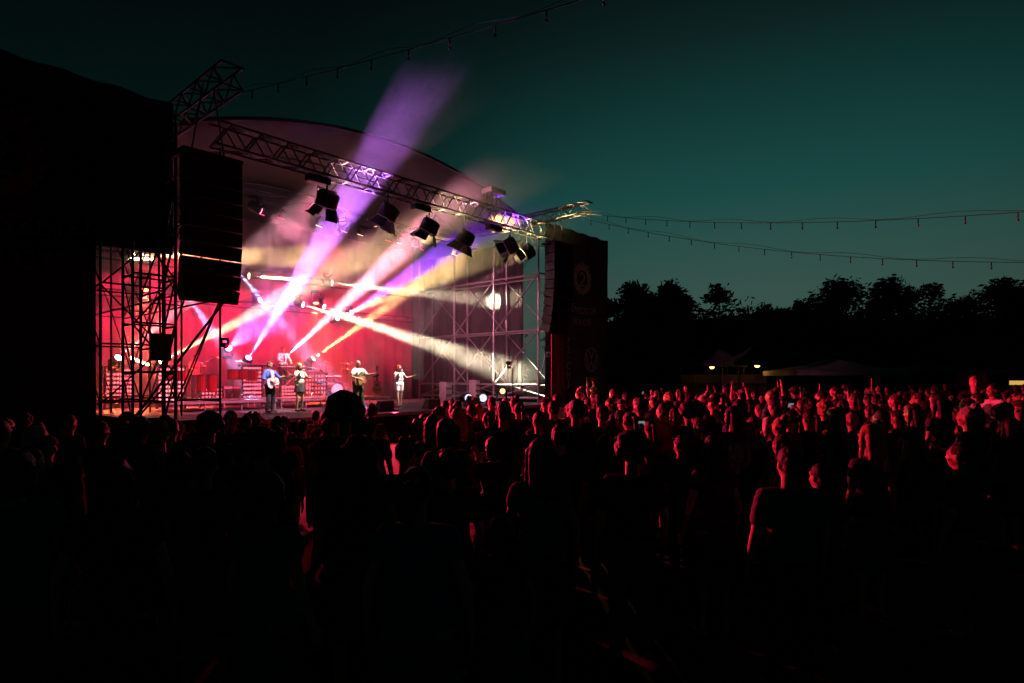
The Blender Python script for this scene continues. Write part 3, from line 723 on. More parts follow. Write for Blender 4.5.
# guitar on its stand
def guitar_mb(body, neck_dir, up, scale=1., acoustic=True):
    """body: centre; neck_dir: unit; up: face normal"""
    b = V(body); d = V(neck_dir).normalized(); n = V(up).normalized(); sd = d.cross(n).normalized(); n = sd.cross(d)
    prof = [(-.25, .0), (-.24, .1), (-.17, .18), (-.08, .19), (.02, .13), (.08, .12), (.15, .145), (.21, .12), (.24, .05), (.245, 0)]
    out = [(x, y) for x, y in prof] + [(x, -y) for x, y in reversed(prof[1:-1])]
    t = .05 if acoustic else .022
    mb = MB(); i = len(mb.v); k = len(out)
    for sg in (-1, 1):
        for x, y in out: mb.v.append(b + d * x * scale + sd * y * scale + n * t * sg * scale)
    mb.f.append(tuple(i + q for q in range(k))); mb.f.append(tuple(i + k + q for q in reversed(range(k))))
    for q in range(k): q2 = (q + 1) % k; mb.f.append((i + q, i + k + q, i + k + q2, i + q2))
    nk = MB(); nk.box(b + d * .45 * scale + n * t * scale, (.45 * scale, .05 * scale, .03 * scale), d, sd, n)
    hd = MB(); hd.box(b + d * .75 * scale + n * t * .8 * scale, (.16 * scale, .08 * scale, .02 * scale), d, sd, n)
    pg = MB(); pg.disc(b + d * .06 * scale + n * (t + .003) * scale, n, .05 * scale, .004, 16); pg.box(b - d * .12 * scale + n * (t + .006) * scale, (.03 * scale, .16 * scale, .012 * scale), d, sd, n)
    return mb, nk, hd, pg
def guitar(name, label, body, nd, up, m, scale=1., acoustic=True):
    root = thing(name, label, 'guitar', body)
    a, b, c, e = guitar_mb(body, nd, up, scale, acoustic)
    link('body', a, m, root, bevel=.008); link('neck', b, 'wood', root); link('headstock', c, 'black', root); link('bridge', e, 'black', root)
    return root
gp = pw(377, 388, 4.9); s_, w_ = sw(gp); gp = S(s_, w_, Z1 + .42)
toC = (V((0, 0, CAMZ)) - gp); toC.z = 0; toC.normalize()
guitar('acoustic_guitar', 'acoustic guitar resting upright on a stand right of the man in overalls', gp, V((0, 0, 1)) - toC * .15, toC + V((0, 0, .15)), 'gwood', 1.15)
gs = thing('guitar_stand', 'small stand holding the upright acoustic guitar', 'stand', S(s_, w_, Z1))
b = MB(); b.tube(S(s_, w_, Z1) - toC * .2, gp - toC * .1, .012)
for sg in (-1, 1): b.tube(S(s_, w_, Z1 + .12) - toC * .12, S(s_, w_, Z1) + toC * .2 + US * .15 * sg, .012)
link('frame', b, 'chrome', gs)
def micstand(label, p, h, lean):
    root = thing('microphone_stand', label, 'mic stand', p, 'microphone stands on the stage')
    b = MB(); stand(b, p, h); q = V(p) + V((0, 0, h)); e = q + V(lean); b.tube(q, e, .01); link('pole', b, 'chrome', root)
    link('microphone', MB().cap(e, e + V(lean).normalized() * .12, .022, .028, 8, 3), 'black', root)
micstand('microphone stand beside the guitarist in blue', S(4.55, 2.0, DECK), 1.3, VS * .25 + V((0, 0, .12)))
micstand('microphone stand at the percussion', S(1.4, 5.0, Z1), 1.35, US * .3 + V((0, 0, .1)))
micstand('microphone stand behind the drums', S(7.9, 5.0, Z1), 1.4, -US * .3 + V((0, 0, .1)))

# ------------------------------------------------------------------ people
def limb_dir(a, b): return (V(b) - V(a)).normalized()
def hand(mb, wrist, d, n, curl=.35, side=1):
    """palm along d, palm faces n, thumb towards side"""
    d = V(d).normalized(); n = (V(n) - d * V(n).dot(d)).normalized(); x = d.cross(n).normalized() * side; w = V(wrist)
    for k in (-1, 0, 1): mb.cap(w + d * .02 + x * .02 * k, w + d * .085 + x * .024 * k, .016, .015, 8, 3)
    for k, ln in enumerate((.066, .076, .072, .056)):
        b = w + d * .09 + x * (.033 - .022 * k); dd = (d * math.cos(curl * .6) + n * math.sin(curl * .6)); m = b + dd * ln * .55
        mb.cap(b - d * .02, m, .0095, .009, 6, 2); d2 = d * math.cos(curl * 1.8) + n * math.sin(curl * 1.8); mb.cap(m, m + d2 * ln * .5, .009, .008, 6, 2)
    t0 = w + d * .03 + x * .03; t1 = t0 + (d * .6 + x * .8 + n * .25).normalized() * .045; mb.cap(t0, t1, .013, .011, 6, 2); mb.cap(t1, t1 + (d * .9 + x * .2 + n * .3).normalized() * .035, .011, .009, 6, 2)
def default_pose():
    return dict(shx=.19, hipx=.09, legs=None, arms={1: ((.25, -.02, 1.14), (.27, .06, .9)), -1: ((-.25, -.02, 1.14), (-.27, .06, .9))}, palm={1: (-1, 0, 0), -1: (1, 0, 0)}, fem=False, head=0., curl=.4)
def legs_of(P):
    if P['legs']: return P['legs']
    return {sd: ((sd * P['hipx'], 0, .9), (sd * (P['hipx'] + .02), .02, .48), (sd * (P['hipx'] + .025), -.01, .085)) for sd in (1, -1)}
def body_mb(P):
    mb = MB(); f = P['fem']; sx = P['shx']
    mb.cap((-.075, 0, .93), (.075, 0, .93), .105 if not f else .115, .105 if not f else .115)
    mb.ell((0, 0, 1.08), ((.135 if not f else .115), .095, .19)); mb.ell((0, -.005, 1.27), (sx * .88, .11, .19))
    mb.cap((-sx + .045, -.01, 1.405), (sx - .045, -.01, 1.405), .058, .058)
    if f:
        for sd in (1, -1): mb.ell((sd * .07, .085, 1.25), (.06, .055, .06))
    mb.cap((0, -.012, 1.4), (0, .0, 1.54), .062 if not f else .052, .055 if not f else .047)
    hr = Matrix.Rotation(P['head'], 3, 'Z')
    def hd(c, r): 
        c = V(c); o = V((0, 0, 1.6)); mb.ell(o + hr @ (c - o), r, rot=hr)
    hd((0, .0, 1.645), (.074, .094, .105)); hd((0, .035, 1.585), (.056, .062, .07)); hd((0, .062, 1.542), (.028, .026, .022))
    hd((0, .088, 1.668), (.055, .014, .012)); hd((0, .1, 1.615), (.014, .02, .016)); hd((0, .092, 1.64), (.009, .015, .026))
    hd((0, .09, 1.575), (.024, .012, .007)); hd((0, .088, 1.567), (.02, .012, .007))
    for sd in (1, -1): hd((sd * .076, .0, 1.625), (.01, .02, .032)); hd((sd * .035, .07, 1.60), (.025, .022, .022)); hd((sd * .03, .083, 1.645), (.012, .01, .008))
    for sd, (el, wr) in P['arms'].items():
        sh = (sd * (sx - .01), -.005, 1.405)
        mb.cap(sh, el, .052 if not f else .042, .04 if not f else .034); mb.cap(el, wr, .041 if not f else .034, .027 if not f else .023)
        hand(mb, wr, limb_dir(el, wr), P['palm'][sd], P['curl'], sd)
    for sd, (hp, kn, an) in legs_of(P).items():
        mb.cap(hp, kn, .085 if not f else .088, .055 if not f else .052); mb.cap(kn, an, .054 if not f else .05, .036 if not f else .032)
        mid = V(kn).lerp(V(an), .3) + V((0, -.018, 0)); mb.ell(mid, (.05, .052, .11))
        a = V(an); mb.cap(a + V((0, -.03, -.045)), a + V((sd * .02, .15, -.058)), .036, .026)
    return mb
def shirt_mb(P, sleeve=.55, low=.93, e=.016):
    mb = MB(); f = P['fem']; sx = P['shx']
    mb.ell((0, 0, 1.08), ((.14 if not f else .12) + e, .1 + e, .2)); mb.ell((0, -.005, 1.27), (sx * .9 + e, .115 + e, .19))
    mb.cap((-sx + .045, -.01, 1.4), (sx - .045, -.01, 1.4), .06 + e * .7, .06 + e * .7)
    if f:
        for sd in (1, -1): mb.ell((sd * .07, .085, 1.25), (.062 + e, .055 + e, .062 + e))
    mb.cap((-.07, 0, low + .07), (.07, 0, low + .07), .115 + e, .115 + e)
    if sleeve > 0:
        for sd, (el, wr) in P['arms'].items():
            sh = V((sd * (sx - .01), -.005, 1.402)); el = V(el); wr = V(wr)
            if sleeve <= 1: mb.cap(sh, sh.lerp(el, sleeve), .058 + e * .6, .052 + e)
            else: mb.cap(sh, el, .056 + e * .6, .046 + e * .7); mb.cap(el, el.lerp(wr, sleeve - 1), .045 + e * .7, .036 + e * .6)
    return mb
def trousers_mb(P, length=1.9, e=.014):
    mb = MB(); mb.cap((-.075, 0, .95), (.075, 0, .95), .112 + e, .112 + e)
    for sd, (hp, kn, an) in legs_of(P).items():
        hp, kn, an = V(hp), V(kn), V(an)
        if length <= 1: mb.cap(hp, hp.lerp(kn, length), .092 + e, .075 + e)
        else: mb.cap(hp, kn, .092 + e, .06 + e); mb.cap(kn, kn.lerp(an, length - 1), .062 + e, .05 + e)
    return mb
def skirt_mb(zt=1.04, zb=.62, r0=.125, r1=.22):
    mb = MB(); n = 28; rs = []
    for i in range(6):
        t = i / 5; z = zt + (zb - zt) * t; r = r0 + (r1 - r0) * t ** .6; k = len(mb.v); rs.append(k)
        for q in range(n):
            a = 2 * math.pi * q / n; rr = r * (1 + .04 * t * math.sin(a * 7)); mb.v.append(V((rr * 1.1 * math.cos(a), rr * .9 * math.sin(a), z)))
    return mb.loft(list(reversed(rs)), n)
def hair_mb(kind):
    mb = MB(); c = V((0, -.012, 1.66))
    if kind == 'short':
        mb.ell(c + V((0, -.006, .012)), (.084, .1, .095), wob=.06); mb.ell(c + V((0, -.045, -.04)), (.074, .06, .075))
    elif kind == 'long':
        mb.ell(c + V((0, -.004, .01)), (.09, .105, .1), wob=.06)
        for x in (-.06, -.02, .02, .06): mb.cap(c + V((x, -.05, 0)), c + V((x * 1.35, -.085, -.36 + abs(x))), .045, .022)
        for sd in (1, -1): mb.cap(c + V((sd * .08, .01, .02)), c + V((sd * .1, .02, -.26)), .03, .018)
    elif kind == 'bob':
        mb.ell(c + V((0, -.004, .01)), (.092, .106, .1), wob=.06)
        for x in (-.07, -.025, .025, .07): mb.cap(c + V((x, -.05, 0)), c + V((x * 1.1, -.05, -.13)), .045, .035)
    elif kind == 'bun':
        mb.ell(c + V((0, -.006, .008)), (.084, .1, .095)); mb.ell(c + V((0, -.07, .1)), (.05, .05, .045), wob=.15)
    elif kind == 'ponytail':
        mb.ell(c + V((0, -.006, .008)), (.084, .1, .095)); mb.path([c + V((0, -.09, .04)), c + V((0, -.15, .03)), c + V((0, -.16, -.08)), c + V((0, -.14, -.22))], [.03, .04, .035, .012], 10)
    elif kind == 'curly':
        rnd = random.Random(2); mb.ell(c + V((0, -.02, .02)), (.12, .125, .12), wob=.1)
        for k in range(70):
            a, t = rnd.uniform(0, 6.283), rnd.uniform(0, 1.9); o = V((math.sin(t) * math.cos(a), math.sin(t) * math.sin(a), math.cos(t)))
            if o.y > .55 and o.z < .3: continue
            r = rnd.uniform(.03, .045); mb.ell(c + V((0, -.02, .02)) + o * .115, (r, r, r), 8, 6)
    return mb
def cap_mb():
    mb = MB(); c = V((0, -.005, 1.685)); mb.ell(c, (.092, .108, .075)); mb.cap(c + V((-.03, .1, -.01)), c + V((.03, .1, -.01)), .06, .06, 12, 3)
    for i in range(len(mb.v)):
        v = mb.v[i]
        if v.y > .1: v.z = c.z - .015 + (v.z - c.z) * .12
        elif v.z < c.z - .02: v.z = c.z - .02
    return mb
HAIR = {k: remesh(hair_mb(k), 'hair', .011, 'hair', 2, .006, i) for i, k in enumerate(('short', 'long', 'bob', 'bun', 'ponytail', 'curly'))}
HAIR['cap'] = remesh(cap_mb(), 'cap', .011, 'cl', 2)
def Pz(**k):
    p = default_pose(); p.update(k)
    if p['fem'] and 'shx' not in k: p['shx'] = .168
    return p
def palms(x): return {1: x, -1: (-x[0], x[1], x[2])}
POSE = {
    'down': dict(),
    'up': dict(arms={1: ((.3, .08, 1.62), (.24, .12, 1.88)), -1: ((-.28, .06, 1.64), (-.22, .1, 1.9))}, palm=palms((0, 1, 0)), curl=.15),
    'oneup': dict(arms={1: ((.29, .1, 1.58), (.25, .12, 1.85)), -1: ((-.25, -.02, 1.14), (-.27, .08, .9))}, palm={1: (0, 1, 0), -1: (1, 0, 0)}, curl=.2),
    'clap': dict(arms={1: ((.25, .12, 1.2), (.05, .3, 1.36)), -1: ((-.25, .12, 1.2), (-.05, .3, 1.36))}, palm=palms((-1, 0, 0)), curl=.1),
    'phone': dict(arms={1: ((.24, .2, 1.35), (.07, .33, 1.6)), -1: ((-.24, .2, 1.35), (-.07, .33, 1.6))}, palm=palms((-.6, .3, 0)), curl=.9),
    'drink': dict(arms={1: ((.26, .05, 1.15), (.2, .3, 1.2)), -1: ((-.25, -.02, 1.14), (-.25, .08, .9))}, palm={1: (-1, 0, 0), -1: (1, 0, 0)}, curl=.9),
    'shade': dict(arms={1: ((.34, .06, 1.5), (.14, .06, 1.68)), -1: ((-.34, .06, 1.5), (-.14, .06, 1.68))}, palm=palms((-.3, -1, 0)), curl=.4),
}
PROTO = {}
def proto(sex, pose):
    k = (sex, pose)
    if k not in PROTO:
        P = Pz(fem=(sex == 'f'), **POSE[pose]); low = 'skirt' if (sex == 'f' and pose in ('down', 'up')) else 'trousers'
        PROTO[k] = (remesh(body_mb(P), 'person', .0115, 'skin', 2), remesh(shirt_mb(P, .6 if sex == 'm' else .25), 'shirt', .014, 'cl', 4, .004, len(PROTO)),
                    (low, remesh(trousers_mb(P) if low == 'trousers' else skirt_mb(1.02, .5), low, .015, 'cl', 2, .004, 5)))
    return PROTO[k]
def child(name, me, parent, col=(1, 1, 1, 1)):
    o = D.objects.new(name, me); COL.objects.link(o); o.parent = parent; o.color = col; return o
def place_person(sex, pose, hair, loc, rz, hgt, shirt, pants, haircol, label, group=None, wide=1.):
    b, sh, (ln, lo) = proto(sex, pose)
    o = D.objects.new('person', b); COL.objects.link(o); o.location = loc; o.rotation_euler = (0, 0, rz); k = hgt / 1.765; o.scale = (k * wide, k * wide, k)
    tag(o, label, 'person', group)
    child('shirt', sh, o, (*shirt, 1)); child(ln, lo, o, (*pants, 1))
    if hair: child('cap' if hair == 'cap' else 'hair', HAIR[hair], o, (*haircol, 1))
    return o

# musicians
def musician(label, P, loc, rz, hgt, parts, hair, haircol, group='musicians on the stage'):
    k = hgt / 1.765
    o = D.objects.new('person', remesh(body_mb(P), 'person', .0105, 'skin', 2)); COL.objects.link(o); o.location = loc; o.rotation_euler = (0, 0, rz); o.scale = (k, k, k)
    tag(o, label, 'person', group)
    for nm, mb, col in parts: child(nm, remesh(mb, nm, .012, 'cl', 3, .003, 3), o, (*col, 1))
    for sd, (hp, kn, an) in legs_of(P).items():
        a = V(an); child('shoe', remesh(MB().cap(a + V((0, -.03, -.04)), a + V((sd * .02, .17, -.055)), .043, .034), 'shoe', .012, 'shoe', 1), o)
    if hair: child('hair', HAIR[hair], o, (*haircol, 1))
    bpy.context.view_layer.update()
    return o
RZ = math.atan2(-VS.y, -VS.x) - math.pi / 2              # facing the audience
def mus_at(px, w, z=DECK): 
    p = pw(px, 400, w); s_, w_ = sw(p); return S(s_, w_, z)
# keyboard player: white shirt, behind the keyboards
kp = mus_at(283, 8.15, 1.752)
P = Pz(arms={1: ((.27, .1, 1.18), (.2, .34, 1.06)), -1: ((-.27, .1, 1.18), (-.2, .34, 1.06))}, palm=palms((0, 0, -1)))
musician('keyboard player in a white shirt and dark tie behind the keyboards', P, kp, RZ, 1.75, [('shirt', shirt_mb(P, 1.7), (.8, .78, .8)), ('trousers', trousers_mb(P), (.03, .03, .04)), ('tie', MB().cap((0, .125, 1.38), (0, .135, 1.1), .02, .03), (.03, .02, .04))], 'short', (.12, .06, .03))
# guitarist in blue
gl = mus_at(270, 2.6)
P = Pz(arms={1: ((.3, .0, 1.16), (.12, .24, 1.06)), -1: ((-.32, .1, 1.2), (-.42, .34, 1.24))}, palm={1: (0, -1, 0), -1: (0, 0, 1)}, curl=.9,
       legs={1: ((.09, 0, .9), (.14, .06, .48), (.16, .02, .085)), -1: ((-.09, 0, .9), (-.13, .03, .48), (-.15, -.04, .085))})
jk = shirt_mb(P, 1.2, .86, .024)
g1 = musician('guitarist in an open blue shirt over white playing a pale electric guitar', P, gl, RZ + .35, 1.76, [('shirt', jk, (.08, .2, .62)), ('undershirt', MB().cap((0, .085, 1.36), (0, .075, 1.0), .075, .09), (.8, .78, .78)), ('trousers', trousers_mb(P), (.03, .03, .045))], 'short', (.1, .05, .03))
gmw = lambda o, p: o.matrix_world @ V(p)
def held_guitar(o, label, m, body=(.06, .2, 1.03), neck=(-1, .25, .28)):
    b = gmw(o, body); d = (o.matrix_world.to_3x3() @ V(neck)).normalized(); up = (o.matrix_world.to_3x3() @ V((.15, 1, .1))).normalized()
    r = guitar('electric_guitar', label, b, d, up, m, .95, False)
    link('strap', MB().path([gmw(o, (.2, .16, 1.05)), gmw(o, (.17, .17, 1.25)), gmw(o, (.05, .02, 1.46)), gmw(o, (-.12, .16, 1.28)), gmw(o, (-.22, .24, 1.14))], .015), 'black', r)
held_guitar(g1, 'pale electric guitar held by the guitarist in the blue shirt', 'white')
# female singer with microphone
fs_ = mus_at(299.5, 2.3)
P = Pz(fem=True, arms={1: ((.24, .06, 1.2), (.09, .22, 1.44)), -1: ((-.3, .1, 1.22), (-.5, .28, 1.18))}, palm={1: (-1, 0, 0), -1: (0, .3, 1)}, curl=.8,
       legs={1: ((.09, 0, .9), (.12, .05, .48), (.15, .02, .085)), -1: ((-.09, 0, .9), (-.11, .03, .48), (-.14, -.05, .085))})
f1 = musician('blond female singer in white top and dark short skirt holding a microphone', P, fs_, RZ + .2, 1.72, [('top', shirt_mb(P, .5, 1.02), (.78, .74, .6)), ('skirt', skirt_mb(1.06, .7, .12, .19), (.05, .05, .06))], 'bob', (.55, .36, .14))
def mic(o, p, d, label):
    a = gmw(o, p); dd = (o.matrix_world.to_3x3() @ V(d)).normalized(); r = thing('microphone', label, 'microphone', a)
    link('handle', MB().tube(a - dd * .09, a + dd * .1, .014, .018, 8), 'black', r); link('grille', MB().ell(a + dd * .12, (.03, .03, .03), 10, 8), 'chrome', r)
mic(f1, (.05, .26, 1.5), (-.3, -.5, .8), 'microphone in the hand of the blond female singer')
# man in dark overalls with guitar
mn = mus_at(358, 1.9)
P = Pz(shx=.2, arms={1: ((.31, .02, 1.17), (.13, .26, 1.08)), -1: ((-.34, .12, 1.22), (-.44, .34, 1.28))}, palm={1: (0, -1, 0), -1: (0, 0, 1)}, curl=.9,
       legs={1: ((.09, 0, .9), (.13, .04, .48), (.15, .0, .085)), -1: ((-.09, 0, .9), (-.13, .04, .48), (-.16, .0, .085))})
m1 = musician('bald man in white T-shirt and dark camouflage overalls playing guitar', P, mn, RZ + .1, 1.86, [('shirt', shirt_mb(P, .6), (.8, .78, .72)), ('overalls', trousers_mb(P, 1.95, .035), (.06, .07, .035)), ('bib', MB().cap((-.06, .1, 1.27), (.06, .1, 1.08), .09, .1), (.06, .07, .035))], None, (0, 0, 0))
held_guitar(m1, 'dark electric guitar held by the bald man in overalls', 'gwood')
# right singer
rs = mus_at(399, 2.4)
P = Pz(fem=True, arms={1: ((.24, .04, 1.2), (.08, .2, 1.45)), -1: ((-.26, .18, 1.22), (-.48, .38, 1.3))}, palm={1: (-1, 0, 0), -1: (0, .2, 1)}, curl=.5,
       legs={1: ((.09, 0, .9), (.1, .05, .48), (.06, .04, .085)), -1: ((-.09, 0, .9), (-.11, .0, .48), (-.12, -.08, .085))})
r1 = musician('female singer in white shorts with outstretched arm at the right of the band', P, rs, RZ - .1, 1.72, [('top', shirt_mb(P, .3, 1.08), (.75, .7, .68)), ('shorts', trousers_mb(P, .45, .03), (.85, .82, .82))], 'long', (.28, .05, .02))
mic(r1, (.05, .25, 1.51), (-.3, -.5, .8), 'microphone in the hand of the singer in white shorts')
# percussionist
pm = mus_at(196, 6.6, Z1)
P = Pz(arms={1: ((.27, .12, 1.2), (.2, .36, 1.16)), -1: ((-.27, .12, 1.24), (-.18, .38, 1.3))}, palm=palms((0, 0, -1)), curl=.8)
musician('percussionist in red behind the drums and the left scaffold', P, pm, RZ, 1.72, [('shirt', shirt_mb(P, .6), (.5, .1, .1)), ('trousers', trousers_mb(P), (.04, .03, .04))], 'short', (.04, .02, .02))

# ------------------------------------------------------------------ the crowd
rnd = random.Random(21)
HC = [(.014, .01, .008), (.02, .013, .009), (.035, .02, .012), (.08, .045, .025), (.35, .22, .09), (.3, .28, .26)]
def hairword(c): return 'pale' if c[0] > .25 else ('brown' if c[0] > .05 else 'dark')
SH = [((.02, .02, .022), 'black'), ((.05, .05, .06), 'charcoal'), ((.12, .12, .13), 'grey'), ((.7, .7, .68), 'white'), ((.35, .05, .06), 'red'), ((.06, .1, .2), 'navy'), ((.05, .16, .15), 'teal'), ((.45, .4, .32), 'beige')]
PN = [(.02, .02, .025), (.05, .06, .1), (.12, .1, .08), (.03, .03, .03)]
POSEW = {'down': '', 'up': 'both arms raised', 'oneup': 'one arm raised', 'clap': 'hands clapping', 'phone': 'hands held up', 'drink': 'one forearm forward', 'shade': 'hands at the head'}
def where(px, py):
    for lim, t in ((60, 'at the far left'), (110, 'under the left banner edge'), (185, 'before the left scaffold'), (235, 'under the left loudspeakers'), (285, 'before the blue guitarist'), (330, 'before the blond singer'),
                   (380, 'before the overalls man'), (430, 'before the shorts singer'), (490, 'before the round lamps'), (540, 'before the right scaffold'), (580, 'under the right loudspeakers'), (620, 'below the car badge'),
                   (690, 'right of the banner'), (735, 'before the first stall'), (785, 'before the second stall'), (860, 'before the pale canopy'), (940, 'right of the pale canopy')):
        if px < lim: return t
    return 'at the far right edge'
people = []; used = []
HAIRW = {'short': 'short {} hair', 'long': 'long {} hair', 'bob': '{} bobbed hair', 'bun': '{} hair in a bun', 'ponytail': '{} ponytail', 'curly': 'big {} curls', 'cap': 'a cap', None: 'a bald head'}
def crowd(px, py, Y, sex=None, pose=None, hair='?', shirt=None, hc=None, face=None, label=None, wide=1., force=False, hgt=None):
    X = (px - 512) / F * Y
    h = hgt or CAMZ - (py - YH) * Y / F
    lim = .5 if force else .62
    for ux, uy in used:
        if math.hypot(ux - X, uy - Y) < lim: return None
    sex = sex or rnd.choice('mmf'if rnd.random() < .4 else 'mff')
    pose = pose or rnd.choices(list(POSE), (60, 2, 3, 8, 5, 12, 1) if Y > 13 and px > 560 else (60, 0, 0, 6, 2, 12, 0))[0]
    if hair == '?': hair = rnd.choices(('short', 'cap', 'curly', None) if sex == 'm' else ('long', 'bob', 'bun', 'ponytail', 'curly'), (10, 2, 1, .7) if sex == 'm' else (6, 3, 2, 3, 1))[0]
    shirt = shirt or rnd.choices(SH, (8, 6, 3, 1.6, 1.5, 3, 1.5, 1) if Y > 10 else (7, 4, .6, 0, .5, 2, .6, 0))[0]
    hc = hc or rnd.choices(HC, (7, 6, 5, 2, 1, .6))[0]
    if hair == 'cap': hcol = rnd.choice(SH if Y > 10 else SH[:2])[0]
    else: hcol = hc
    tgt = S(rnd.uniform(4, 10), 3); rz = math.atan2(tgt.y - Y, tgt.x - X) - math.pi / 2 + rnd.gauss(0, .22)
    if face is not None: rz = face
    o = place_person(sex, pose, hair, (X, Y, 0), rz, h, shirt[0], rnd.choice(PN), hcol, label, 'concertgoers in the crowd', wide)
    used.append((X, Y))
    people.append((o, label, px, CAMZ and (YH + (CAMZ - h) * F / Y), Y, hair, hairword(hc), shirt[1], pose))
    return o
BLK, GRY, WHT, TEAL, REDS = SH[0], SH[2], SH[3], SH[6], SH[4]
DKH = HC[0]
# hand-placed people of the photo
crowd(345, 398, 5.2, 'f', 'down', 'curly', BLK, DKH, label='tall silhouette with big round curls in front of the drum kit', force=True, wide=1.05)
crowd(560, 424, 5.9, 'm', 'down', 'short', SH[1], DKH, label='broad shouldered man in grey shirt, large silhouette below the right loudspeakers', force=True, wide=1.08)
crowd(606, 434, 5.5, 'f', 'down', 'long', BLK, DKH, label='dark head with a thin red rim right of the broad shouldered man', force=True)
crowd(820, 463, 4.6, 'm', 'down', 'short', BLK, DKH, label='tall near man with the left side of his face lit red at the right', force=True)
crowd(500, 516, 3.4, 'f', 'down', 'bob', BLK, HC[2], label='nearest head with a curved red rim at the lower centre', force=True)
crowd(734, 444, 5.6, 'm', 'down', 'short', BLK, HC[5], label='grey haired head seen from behind below the second lamplit stall', force=True)
crowd(975, 376, 13, 'm', 'down', 'short', BLK, HC[4], face=R(150), label='tall fair man turned towards the camera at the far right', force=True)
crowd(993, 383, 12.3, 'm', 'drink', 'short', WHT, DKH, face=R(95), label='red lit man in a white shirt right of the tall fair man', force=True)
crowd(951, 396, 10.5, 'f', 'down', 'bob', REDS, HC[5], face=R(80), label='pale haired woman in a red lit shirt at the right', force=True)
crowd(957, 411, 8.6, 'f', 'drink', 'long', REDS, HC[3], face=R(75), label='person in a patterned red shirt, lit down to the waist at the right', force=True)
crowd(742, 389, 14.5, 'm', 'up', 'short', BLK, label='person with both arms raised below the second lamplit stall', force=True, hgt=1.75)
crowd(806, 392, 14, 'f', 'oneup', 'long', BLK, label='woman with one arm raised before the pale canopy', force=True, hgt=1.68)
crowd(852, 394, 13, 'm', 'oneup', 'short', SH[1], label='man with one arm raised right of the pale canopy', force=True, hgt=1.72)
crowd(900, 398, 12, 'f', 'clap', 'bun', WHT, label='woman in a white top clapping at the right', force=True)
crowd(253, 413, 9.6, 'f', 'shade', 'bob', BLK, DKH, label='person with hands at the head before the guitarist in blue', force=True)
crowd(284, 416, 9.2, 'f', 'down', 'long', BLK, DKH, label='long haired silhouette before the stage edge right of the raised hands', force=True)
crowd(303, 419, 8.4, 'm', 'down', 'short', BLK, DKH, label='short haired silhouette below the blond singer', force=True)
crowd(325, 412, 9.5, 'm', 'down', 'short', SH[1], DKH, label='silhouette just left of the big round curls', force=True)
crowd(372, 405, 9.0, 'f', 'down', 'bun', BLK, DKH, label='silhouette with a bun just right of the big round curls', force=True)
crowd(268, 575, 3.1, 'f', 'down', 'long', TEAL, DKH, label='near person in a teal shirt at the lower left', force=True, hgt=1.12 + .5)
crowd(650, 420, 8, 'f', 'phone', 'ponytail', GRY, DKH, label='woman with ponytail holding hands up right of the thin red rimmed head', force=True)
crowd(478, 404, 12, 'f', 'down', 'long', SH[7], HC[4], label='long fair haired woman before the two round lamps', force=True)
crowd(505, 398, 13.5, 'm', 'down', 'short', WHT, HC[5], label='grey haired man in white before the right scaffold', force=True)
crowd(580, 402, 14, 'f', 'down', 'long', WHT, HC[4], label='fair haired woman in white below the car badge', force=True)
crowd(668, 392, 14, 'f', 'down', 'bob', WHT, HC[4], label='fair bobbed woman in white right of the banner', force=True)
crowd(700, 396, 15, 'm', 'down', 'cap', GRY, label='man in a cap before the first lamplit stall', force=True)
crowd(722, 393, 13, 'm', 'down', 'cap', WHT, label='man in a pale cap between the two lamplit stalls', force=True)
for k_, (px_, Y_) in enumerate(((150, 4.3), (205, 3.9), (232, 4.6), (98, 4.0), (448, 4.2), (405, 4.7), (632, 4.5), (668, 4.9), (585, 4.4), (540, 4.9), (760, 4.6), (905, 4.4), (960, 4.9), (870, 5.2), (30, 4.4), (300, 4.1))):
    crowd(px_, 0, Y_, hgt=(1.62, 1.66, 1.58, 1.7, 1.6)[k_ % 5], shirt=SH[k_ % 2], pose='down')
bands = [(2.9, 5.5, 40), (5.5, 9, 72), (9, 13, 66), (13, 18, 50), (18, 26, 38), (26, 36, 12)]
for y0, y1, cnt in bands:
    k = tries = 0
    while k < cnt and tries < 4000:
        tries += 1
        Y = rnd.uniform(y0, y1); px = rnd.uniform(-10, 1034)
        X = (px - 512) / F * Y; s_, w_ = sw((X, Y))
        if w_ > -2.2 or (s_ > L + 5 and w_ > -1): continue
        if Y < 5.5 and 420 < px < 600 and rnd.random() < .4: continue
        h = max(1.5, min(1.9, rnd.gauss(1.70, .085))); top = YH + (CAMZ - h) * F / Y
        if px < 438 and top < 410 + (4 if px < 230 else 0): continue
        if 438 <= px < 545 and top < 396: continue
        if px > 880 and Y < 6: continue
        if Y < 7 and px > 480 and (top < 434 or (Y < 4.0 and px > 560)): continue
        if Y < 8 and px < 460: h = min(h, 1.74)
        if crowd(px, 0, Y, hgt=h): k += 1
cnt = {}
for o, lab, px, py, Y, hair, hw, sw_, pose in people:
    if lab is None:
        hd = HAIRW[hair].format(hw)
        pos = POSEW[pose]
        l = 'person in %s, %s%s, %s' % (sw_, hd, (', ' + pos) if pos else '', where(px, py))
        cnt.setdefault(l, []).append((Y, o, pose))
for l, lst in cnt.items():
    lst.sort(key=lambda t: t[0])
    if len(lst) == 1: lst[0][1]['label'] = l
    else:
        for k, (Y, o, _) in enumerate(lst):
            o['label'] = ('nearest' if k == 0 else 'farthest' if k == len(lst) - 1 else 'middle') + ' ' + l
